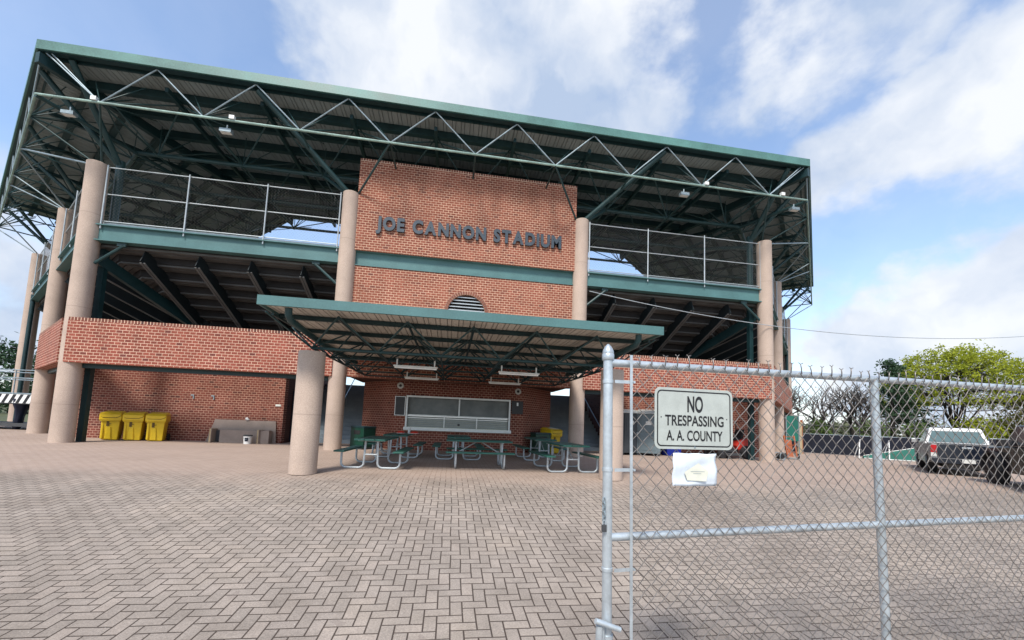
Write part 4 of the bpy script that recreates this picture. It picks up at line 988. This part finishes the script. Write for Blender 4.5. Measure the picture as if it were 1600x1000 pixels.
# ---------------------------------------------------------------- vehicles
def wheel(t, x, y, r_, w_, rimmat='galv_d'):
    m = MB().mat('black'); m.lathe([(r_*.62, -w_/2), (r_*.93, -w_/2), (r_, -w_*.36), (r_, w_*.36), (r_*.93, w_/2), (r_*.62, w_/2)], n=28, xf=lambda p: (x+p.x, y+p.z, r_+p.y)); wo = m.build('wheel', t)
    m = MB().mat(rimmat); m.lathe([(r_*.60, -w_/2+.02), (r_*.60, w_/2-.02)], n=20, xf=lambda p: (x+p.x, y+p.z, r_+p.y))
    for i in range(5):
        a = 2*math.pi*i/5
        for s in (-1, 1): m.bar((x+r_*.12*math.cos(a), y+s*(w_/2-.005), r_+r_*.12*math.sin(a)), (x+r_*.58*math.cos(a), y+s*(w_/2-.005), r_+r_*.58*math.sin(a)), .06, .03)
    m.build('rim', wo)
def shell(m, prof, w0, zb, w1, zt):
    """side outline (x,z) made solid, narrowing from half width w0 at zb to w1 at zt"""
    def hw(z): f = max(0, min(1, (z-zb)/(zt-zb))); return w0+(w1-w0)*f
    n = len(prof); vs = [(x, -hw(z), z) for x, z in prof]+[(x, hw(z), z) for x, z in prof]
    m.add(vs, [tuple(range(n)), tuple(range(2*n-1, n-1, -1))]+[(i, i+n, (i+1) % n+n, (i+1) % n) for i in range(n)])
def arch(cx, r_, zb, n=8): return [(cx+r_*math.cos(math.pi*(1-i/n)), zb+r_*math.sin(math.pi*(1-i/n))) for i in range(n+1)]
t = thing('pickup_truck', 'white and silver pickup truck with a tailgate coloured dark for shade parked with its back to the gate', 'truck', (17.62, 11.72, 0), R(90-49), None, None, .87)
# local x forward; rear bumper at x=-2.6
m = MB().mat('silver')
lower = [(-2.55, .52)]+[(-1.95, .45)]+arch(-1.5, .46, .42)+[(-.9, .38), (1.1, .38)]+arch(1.62, .46, .42)+[(2.3, .45), (2.58, .55), (2.6, .85), (2.45, 1.02), (1.15, 1.10), (-.55, 1.10), (-2.55, 1.12)]
shell(m, lower, .92, .4, .90, 1.1); m.build('body', t, .03)
m = MB().mat('carwhite'); shell(m, [(-.62, 1.10), (1.25, 1.10), (.62, 1.68), (.45, 1.73), (-.30, 1.75), (-.48, 1.70)], .88, 1.1, .70, 1.74); m.build('cab', t, .03)
m = MB().mat('glass2'); m.add([(-.618, -.76, 1.18), (-.618, .76, 1.18), (-.505, .64, 1.62), (-.505, -.64, 1.62)], [(0, 3, 2, 1)])
m.mat('glass')
for s in (-1, 1): m.add([(-.50, s*.885, 1.14), (1.05, s*.885, 1.14), (.55, s*.745, 1.64), (-.38, s*.745, 1.64)], [(0, 1, 2, 3) if s < 0 else (3, 2, 1, 0)])
m.add([(1.22, -.80, 1.14), (1.22, .80, 1.14), (.67, .66, 1.66), (.67, -.66, 1.66)], [(0, 1, 2, 3)]); m.build('windows', t)
m = MB().mat('navyshade'); m.box(-2.60, -2.552, -.74, .74, .62, 1.12); tg = m.build('tailgate', t, .012)  # dark navy stands in for shade and dark reflection on the tailgate
m = MB().mat('galv_l'); m.box(-2.62, -2.60, -.13, .13, .98, 1.04); m.build('tailgate_handle', tg)
m = MB().mat('navyshade'); m.box(-2.45, -.65, -.80, .80, 1.105, 1.15); m.build('bed_cover', t, .01)
m = MB().mat('navyshade'); m.box(-2.74, -2.58, -.90, .90, .42, .62); bp = m.build('rear_bumper', t, .02)
m = MB().mat('offwhite'); m.box(-2.755, -2.742, -.16, .16, .47, .60); m.build('number_plate', bp)
m = MB().mat('tread'); m.box(-2.5, 2.3, -.55, .55, .25, .40); m.build('underbody', t)
for s in (-1, 1):
    m = MB().mat('tail'); m.box(-2.60, -2.50, s*.76, s*.915, .80, 1.08); m.mat('offwhite'); m.box(-2.602, -2.50, s*.765, s*.912, .66, .795); m.build('tail_light', t)
    m = MB().mat('silver'); m.box(.95, 1.12, s*.95, s*1.13, 1.10, 1.28); m.build('wing_mirror', t, .02)
for x in (-1.5, 1.62):
    for s in (-1, 1): wheel(t, x, s*.80, .38, .26)
t = thing('black_offroad_car', 'black boxy off-road car cut off by the right edge of the photo', 'car', (14.42, 7.45, -.05), R(90-40), None, None, .91)
m = MB().mat('blackpaint')
lower = [(-1.95, .55)]+[(-1.80, .50)]+arch(-1.25, .50, .45)+[(-.70, .42), (.8, .42)]+arch(1.35, .50, .45)+[(1.9, .5), (2.05, .6), (2.05, 1.0), (1.9, 1.12), (.75, 1.16), (-1.95, 1.16)]
shell(m, lower, .80, .4, .78, 1.16); m.build('body', t, .03)
m = MB().mat('blackpaint'); shell(m, [(-1.93, 1.16), (.70, 1.16), (.45, 1.72), (.30, 1.76), (-1.75, 1.76), (-1.88, 1.70)], .77, 1.16, .68, 1.76); m.build('hard_top', t, .03)
m = MB().mat('glass2'); m.add([(-1.95, -.55, 1.22), (-1.95, .55, 1.22), (-1.91, .52, 1.62), (-1.91, -.52, 1.62)], [(0, 3, 2, 1)]); m.mat('glass')
for s in (-1, 1):
    for xa, xb_ in ((-1.75, -.85), (-.72, .15)): m.add([(xa, s*.775, 1.22), (xb_, s*.775, 1.22), (xb_-.03, s*.708, 1.64), (xa+.03, s*.708, 1.64)], [(0, 1, 2, 3) if s < 0 else (3, 2, 1, 0)])
m.build('windows', t)
m = MB().mat('black'); m.lathe([(.22, -.12), (.36, -.12), (.38, -.05), (.38, .05), (.36, .12), (.22, .12)], n=26, xf=lambda p: (-2.10+p.z, .05+p.x, 1.0+p.y)); sw = m.build('spare_wheel', t); m = MB().mat('darkgrey'); m.lathe([(.22, -.10), (.22, .10)], n=20, xf=lambda p: (-2.10+p.z, .05+p.x, 1.0+p.y)); m.build('rim', sw)
m = MB().mat('darkgrey'); m.box(-2.12, -1.95, -.78, .78, .50, .66); m.build('rear_bumper', t, .02)
for s in (-1, 1):
    m = MB().mat('tail'); m.box(-1.99, -1.95, s*.62, s*.76, .86, 1.08); m.build('tail_light', t)
    m = MB().mat('black'); pa = arch(-1.25, .56, .45); pb = arch(-1.25, .50, .45); m.prism(pa+pb[::-1], s*.78, s*.92); m.build('fender_flare', t); m = MB().mat('black'); pa = arch(1.35, .56, .45); pb = arch(1.35, .50, .45); m.prism(pa+pb[::-1], s*.78, s*.92); m.build('fender_flare', t)
    m = MB().mat('black'); m.box(.55, .68, s*.80, s*.98, 1.16, 1.36); m.build('wing_mirror', t, .02)
for x in (-1.25, 1.35):
    for s in (-1, 1): wheel(t, x, s*.76, .41, .28, 'darkgrey')

# ---------------------------------------------------------------- left side: work platform behind the columns
t = thing('railed_work_platform', 'railed trailer platform with a black and white striped edge behind the left columns', 'platform', (-18.4, 19.9, -.33), R(-8))
m = MB().mat('darkgrey'); m.box(-2.3, 1.6, -.5, .9, 1.38, 1.50); m.build('platform_deck', t)
m = MB().mat('white'); m.box(-2.3, 1.6, -.54, -.51, 1.42, 1.78); sk = m.build('striped_skirt', t)
m = MB().mat('signink')
for i in range(14):
    x = -2.3+.29*i; sl = .17 if x > -.6 else -.17
    m.add([(x, -.545, 1.425), (x+.13, -.545, 1.425), (x+.13+sl, -.545, 1.775), (x+sl, -.545, 1.775)], [(0, 1, 2, 3)])
m.mat('yband'); m.box(-.72, -.38, -.552, -.546, 1.45, 1.62); m.build('stripe', sk)
for z in (1.82, 2.45, 2.78): m = MB().mat('galv_d'); m.tube([(-2.3, -.5, z), (1.6, -.5, z)], .022, 8); m.tube([(-2.3, .9, z), (1.6, .9, z)], .022, 8); m.build('guard_rail', t)
for x in (-2.3, -1.3, -.3, .7, 1.6): m = MB().mat('galv_d'); m.tube([(x, -.5, 1.5), (x, -.5, 2.8)], .022, 8); m.build('rail_post', t)
m = MB().mat('galv_d'); m.bar((-1.6, -.5, 1.85), (-.75, -.5, 2.7), .04, .04); m.build('diagonal_brace', t)
for x in (-2.0, 1.3): m = MB().mat('darkgrey'); m.box(x-.06, x+.06, -.3, .7, .34, 1.38); m.build('leg', t)
m = MB().mat('darkgrey'); m.box(-2.3, 1.6, -.4, .8, .46, .60); m.mat('yband'); m.box(-1.4, -.7, -.42, -.40, .85, 1.1); m.build('chassis', t)
t = thing('draped_tarpaulin', 'dark blue tarpaulin bundle hanging in the shade behind the left column', 'tarpaulin', (-17.75, 19.6, 0)); m = MB().mat('tarp')
m.lathe([(.10, .02), (.17, .15), (.15, .5), (.20, .8), (.33, 1.05), (.36, 1.25), (.25, 1.38), (.05, 1.42)], n=18, xf=lambda p: (p.x*.6*(1+.18*math.sin(5*math.atan2(p.y, p.x)+p.z*3))+.10*p.z, p.y*(1+.15*math.sin(7*math.atan2(p.y, p.x))), p.z)); m.build('cloth', t, sharp=False)
t = thing('white_crate', 'small white crate on the ground between the two left columns', 'crate', (-14.75, 17.9, 0), R(20)); m = MB().mat('offwhite'); m.box(-.22, .22, -.16, .16, 0, .24)
m.mat('galv_d'); 
for i in range(4): m.box(-.18+.1*i, -.12+.1*i, -.164, -.16, .04, .2)
m.build('crate_body', t); m = MB().mat('white'); m.box(-.24, .24, -.18, .18, .24, .28); m.build('crate_lid', t)

# ---------------------------------------------------------------- overhead wire
p0 = Vector((4.72, 13.50, 5.93)); p1 = Vector((40, 15.2, 9.2))
pts = []
P1 = Vector((11.75, 13.46, 5.235)); P2 = Vector((24.6, 13.6, 5.72))
for i in range(61):
    x = 4.72+(40-4.72)*i/60
    # parabola through three sighted points
    a_, b_, c_ = p0, P1, P2
    z = a_.z*(x-b_.x)*(x-c_.x)/((a_.x-b_.x)*(a_.x-c_.x))+b_.z*(x-a_.x)*(x-c_.x)/((b_.x-a_.x)*(b_.x-c_.x))+c_.z*(x-a_.x)*(x-b_.x)/((c_.x-a_.x)*(c_.x-b_.x))
    pts.append((x, 13.50, z))
t = thing('overhead_cable', 'pale cable sagging from the right inner column out past the right edge', 'cable', (0, 0, 0)); m = MB().mat('galv_l'); m.tube(pts, .014, 6); m.build('cable', t)
m = MB().mat('wood'); 
t = thing('utility_pole', 'wooden utility pole carrying the cable beyond the right edge', 'pole', (40, 13.5, 0)); m.lathe([(.16, 0), (.12, 11.5)], n=14); m.build('pole', t); m = MB().mat('wood'); m.box(-.06, .06, -1.0, 1.0, 10.6, 10.75); m.build('crossarm', t)

# ---------------------------------------------------------------- trees
def leaves(mb, centers, per, spread, size, flat=.7):
    for c, s in centers:
        for _ in range(per):
            p = Vector(c)+Vector((random.gauss(0, 1), random.gauss(0, 1), random.gauss(0, 1)*flat))*spread*s
            n = Vector((random.gauss(0, 1), random.gauss(0, 1), random.gauss(0, 1)+.6)).normalized(); a = n.orthogonal().normalized(); a.rotate(Matrix.Rotation(random.uniform(0, 6.28), 3, n)); b = n.cross(a)
            z = size*random.uniform(.6, 1.3); mb.add([p-a*z, p-b*z*.55, p+a*z, p+b*z*.55], [(0, 1, 2, 3)])
def grow(mb, p, d, ln, r_, depth, tips, spread=.55, upb=.25, segs=3, nb=3, shrink=.72):
    pts = [Vector(p)]; dd = Vector(d).normalized()
    for i in range(segs):
        dd = (dd+Vector((random.uniform(-1, 1), random.uniform(-1, 1), random.uniform(-.5, .9)))*.16).normalized(); pts.append(pts[-1]+dd*ln/segs)
    mb.tube(pts, r_, 5 if depth < 3 else 7, cap=False, r2=r_*.62)
    if depth <= 2: tips.append((pts[-1], 1)); 
    if depth <= 1: tips.append((pts[-2], .8))
    if depth == 0: return
    for i in range(nb):
        a = random.uniform(0, 6.28); h = dd.orthogonal().normalized(); h.rotate(Matrix.Rotation(a+i*6.28/nb, 3, dd))
        nd = (dd*(1-spread*.3)+h*spread*random.uniform(.7, 1.2)+Vector((0, 0, upb))).normalized()
        grow(mb, pts[-1] if i < 2 else pts[-2], nd, ln*shrink*random.uniform(.85, 1.15), r_*.60, depth-1, tips, spread, upb, segs, nb, shrink)
def tree(name, label, cat, loc, h, leaf, depth=4, per=8, size=.12, spr=.5, spread=.55, upb=.25, trunk=.25, r0=None, nb=3, group=None, multi=1, squash=1, sd=0):
    random.seed(sd+int(abs(loc[0])*10)); t = thing(name, label, cat, loc, 0, group)
    m = MB().mat('bark'); tips = []; r0 = r0 or h*.022
    for k_ in range(multi):
        lean = Vector((random.uniform(-.5, .5), random.uniform(-.5, .5), 1.2)) if multi > 1 else Vector((0, 0, 1))
        grow(m, (0, 0, 0), lean, h*trunk, r0, depth, tips, spread, upb, 3, nb, .74)
    zs = max(c.z for c, s in tips); f = h*.95/zs
    m.v = [(x*f*squash, y*f*squash, z*f) for x, y, z in m.v]; tips = [(Vector((c.x*f*squash, c.y*f*squash, c.z*f)), s) for c, s in tips]
    m.build('trunk', t, sharp=False)
    if leaf:
        c = MB().mat(leaf); leaves(c, tips, per, spr, size); c.build('crown', t, sharp=False)
    return t
def dome_tree(name, label, loc, h, rx, z0, leaf, npt, per, size):
    random.seed(11); t = thing(name, label, 'tree', loc); m = MB().mat('bark'); th = h*.22
    m.tube([(0, 0, 0), (.08, 0, th*.5), (0, .05, th)], h*.024, 9, cap=False, r2=h*.018)
    cz = z0; rz = h-z0; mids = []
    for i in range(13):
        a = i*2.399+random.uniform(-.3, .3); el = random.uniform(.25, 1.35); q = random.uniform(.42, .60)
        p = Vector((rx*q*math.cos(a)*math.cos(el), rx*q*math.sin(a)*math.cos(el), cz-.4+rz*q*math.sin(el)))
        s0 = Vector((0, 0, th*random.uniform(.75, 1.0))); c1 = s0.lerp(p, .4)+Vector((random.uniform(-.2, .2), random.uniform(-.2, .2), -.25)); c2 = s0.lerp(p, .75)+Vector((random.uniform(-.3, .3), random.uniform(-.3, .3), -.05))
        m.tube([s0, c1, c2, p], h*.0095, 7, cap=False, r2=h*.004); mids += [p, c2, c1.lerp(c2, .5)]
    cs = []; cr_ = [(random.uniform(0, 6.28), random.uniform(.0, 1.5), random.uniform(.85, 1.06)) for _ in range(26)]
    for i in range(npt):
        a = random.uniform(0, 6.28); el = math.asin(random.uniform(-.12, 1)); q = 1-abs(random.gauss(0, .17))
        k = 1
        for ca, ce, cq in cr_:
            dd_ = (math.cos(a-ca)*math.cos(el)*math.cos(ce)+math.sin(el)*math.sin(ce))
            if dd_ > .93: k = k*.5+cq*.5
        q = max(.45, q)*k
        p = Vector((rx*q*math.cos(a)*math.cos(el), rx*q*math.sin(a)*math.cos(el), cz+rz*q*math.sin(el)))
        b0 = min(mids, key=lambda w_: (w_-p).length+(.0 if w_.z < p.z else .8)); mid = b0.lerp(p, .5)+Vector((random.uniform(-.15, .15), random.uniform(-.15, .15), -.12))
        m.tube([b0, mid, p], .026, 4, cap=False, r2=.010)
        if random.random() < (.95 if el > .35 else .6): cs.append((p, random.uniform(.6, 1.3)))
    for i in range(22):
        a = random.uniform(0, 6.28); cs.append((Vector((rx*.5*math.cos(a), rx*.5*math.sin(a), random.uniform(1.2, 3.0))), 1.6)); m.tube([(0, 0, th*.6), cs[-1][0]], .03, 4, cap=False)
    m.build('trunk', t, sharp=False); c = MB().mat(leaf); leaves(c, cs, per, .27, size, .75); c.build('crown', t, sharp=False)
dome_tree('spring_tree', 'big spreading tree in pale yellow-green spring leaf behind the pickup truck', (50.6, 33.4, 0), 10.6, 6.1, 5.0, 'leaf_y', 740, 32, .115)
def conifer(name, label, loc, h, rad, leaf, n=1300, size=.16, z0=.12, cat='tree', shape=.8, group=None, blobs=26):
    random.seed(int(abs(loc[0]*7))); t = thing(name, label, cat, loc, 0, group)
    m = MB().mat('bark'); m.tube([(0, 0, 0), (.1, 0, h*.5), (0, 0, h*.95)], h*.028, 7, r2=h*.008)
    cs = []
    for i in range(blobs):
        f = z0+(1-z0)*(i+.5)/blobs; rr = rad*math.sin(math.pi*min(1, (1-f)*shape+.08))**.8; a = random.uniform(0, 6.28); q = random.uniform(.35, .95)*rr
        c = Vector((q*math.cos(a), q*math.sin(a), f*h)); cs.append((c, random.uniform(.7, 1.2))); m.tube([(0, 0, max(.1, f*h-.3*q)), c], .04, 4, cap=False)
    m.build('trunk', t, sharp=False); c = MB().mat(leaf); leaves(c, cs, n//blobs, rad*.26, size, .6); c.build('crown', t, sharp=False); return t
conifer('evergreen_tree', 'dark rounded evergreen tree left of the yellow-green tree', (43.3, 33.6, 0), 8.6, 1.55, 'leaf_d', 4200, .13, .30, shape=.75, blobs=30)
conifer('evergreen_tree', 'lower dark evergreen tree between the dark rounded one and the yellow-green tree', (46.2, 34.5, 0), 6.0, 1.9, 'leaf_d', 1700, .15, .35, shape=.8)
k_ = 0
for x, y, h, sd_, lb in ((34.6, 37.0, 7.0, 1, 'bare tree nearest the right columns'), (36.8, 34.6, 6.6, 2, 'bare tree above the left green shrub beyond the fence'), (39.6, 34.1, 6.9, 3, 'bare tree right of the navy fence posts, above the conical shrubs'), (41.8, 35.5, 6.4, 4, 'bare dark tree just left of the evergreen')):
    tree('bare_tree', lb, 'tree', (x, y, 0), h, 'leaf_b' if sd_ in (1, 4) else None, 5, 1, .07, .5, .6, .2, .26, .21, 3, 'bare trees beyond the right fence', sd=sd_, squash=1.15)
for x, y, h, rad, lb in ((34.4, 33.0, 2.35, .85, 'leftmost conical green shrub beyond the navy fence'), (38.2, 31.2, 2.5, 1.1, 'conical green shrub just left of the gate brace pipe'), (42.5, 31.0, 2.4, 1.3, 'rounded shrub behind the pickup truck, below the evergreen')):
    conifer('conical_shrub', lb, (x, y, 0), h, rad, 'leaf_m', 1100, .11, .05, 'shrub', .9, 'green shrubs beyond the navy fence', 20)
for x, y, h, rad, lb in ((47.5, 29.8, 2.9, 1.7, 'low spring green bush under the yellow-green tree, left'), (50.8, 29.6, 3.3, 1.9, 'spring green bush right below the yellow-green tree trunk')):
    conifer('green_bush', lb, (x, y, 0), h, rad, 'leaf_y', 1500, .15, .05, 'bush', 1.0, 'bushes under the yellow-green tree', 26)
for x, y, h, rad, lb in ((51.5, 27.6, 5.4, 2.6, 'brownish green bush behind the black car, left one'), (55.2, 28.4, 6.8, 2.8, 'tall brownish bush at the right edge behind the black car')):
    conifer('brown_bush', lb, (x, y, 0), h, rad, 'leaf_b', 2200, .16, .05, 'bush', .95, 'brownish bushes behind the black car', 30)
tree('bare_tree', 'bare tree at the left edge above the platform railing', 'tree', (-46.5, 46.8, 0), 10.3, None, 5, 1, .07, .5, .6, .2, .26, .16, 3, sd=9, squash=1.2)
conifer('evergreen_tree', 'dense evergreen tree at the left edge behind the platform', (-42.6, 46.2, 0), 6.6, 3.2, 'leaf_d', 3000, .2, .05, shape=.9, blobs=30)
conifer('evergreen_tree', 'second evergreen tree at the left edge, lower and nearer the columns', (-38.0, 47.5, 0), 5.0, 2.8, 'leaf_d', 2200, .2, .05, shape=.9, blobs=26)
# distant wood
random.seed(5); m = MB().mat('leaf_far')
for a_, b_, y_, n in ((28, 150, 75, 230), (-170, -25, 85, 200)):
    for i in range(n):
        x = random.uniform(a_, b_); y = y_+random.uniform(-14, 14)
        hh = random.uniform(2.2, 4.6); leaves(m, [((x, y, hh*.35), 1), ((x+random.uniform(-1, 1), y, hh*.75), .8)], 26, hh*.24, .42)
for i in range(90):
    x = random.uniform(52, 110); y = random.uniform(14, 60); hh = random.uniform(2, 3.8); leaves(m, [((x, y, hh*.4), 1)], 26, hh*.3, .4)
tag(m.build('distant_wood', sharp=False), 'low far-off wood along the horizon beyond the fences', 'wood', kind='stuff')
# wire backstop fence beyond the navy fence
t = thing('backstop_fence', 'tall grey wire backstop fence standing beyond the navy fence', 'fence', (27.5, 29.5, 0), R(-35))
for i in range(7): m = MB().mat('darkgrey'); m.tube([(1.6*i, 0, 0), (1.6*i, 0, 2.6 if i % 2 else 3.1)], .035, 6); m.build('fence_post', t)
for z in (.9, 1.8, 2.55): m = MB().mat('darkgrey'); m.tube([(0, 0, z), (9.6, 0, z)], .022, 6); m.build('fence_rail', t)
bpy.context.view_layer.update()
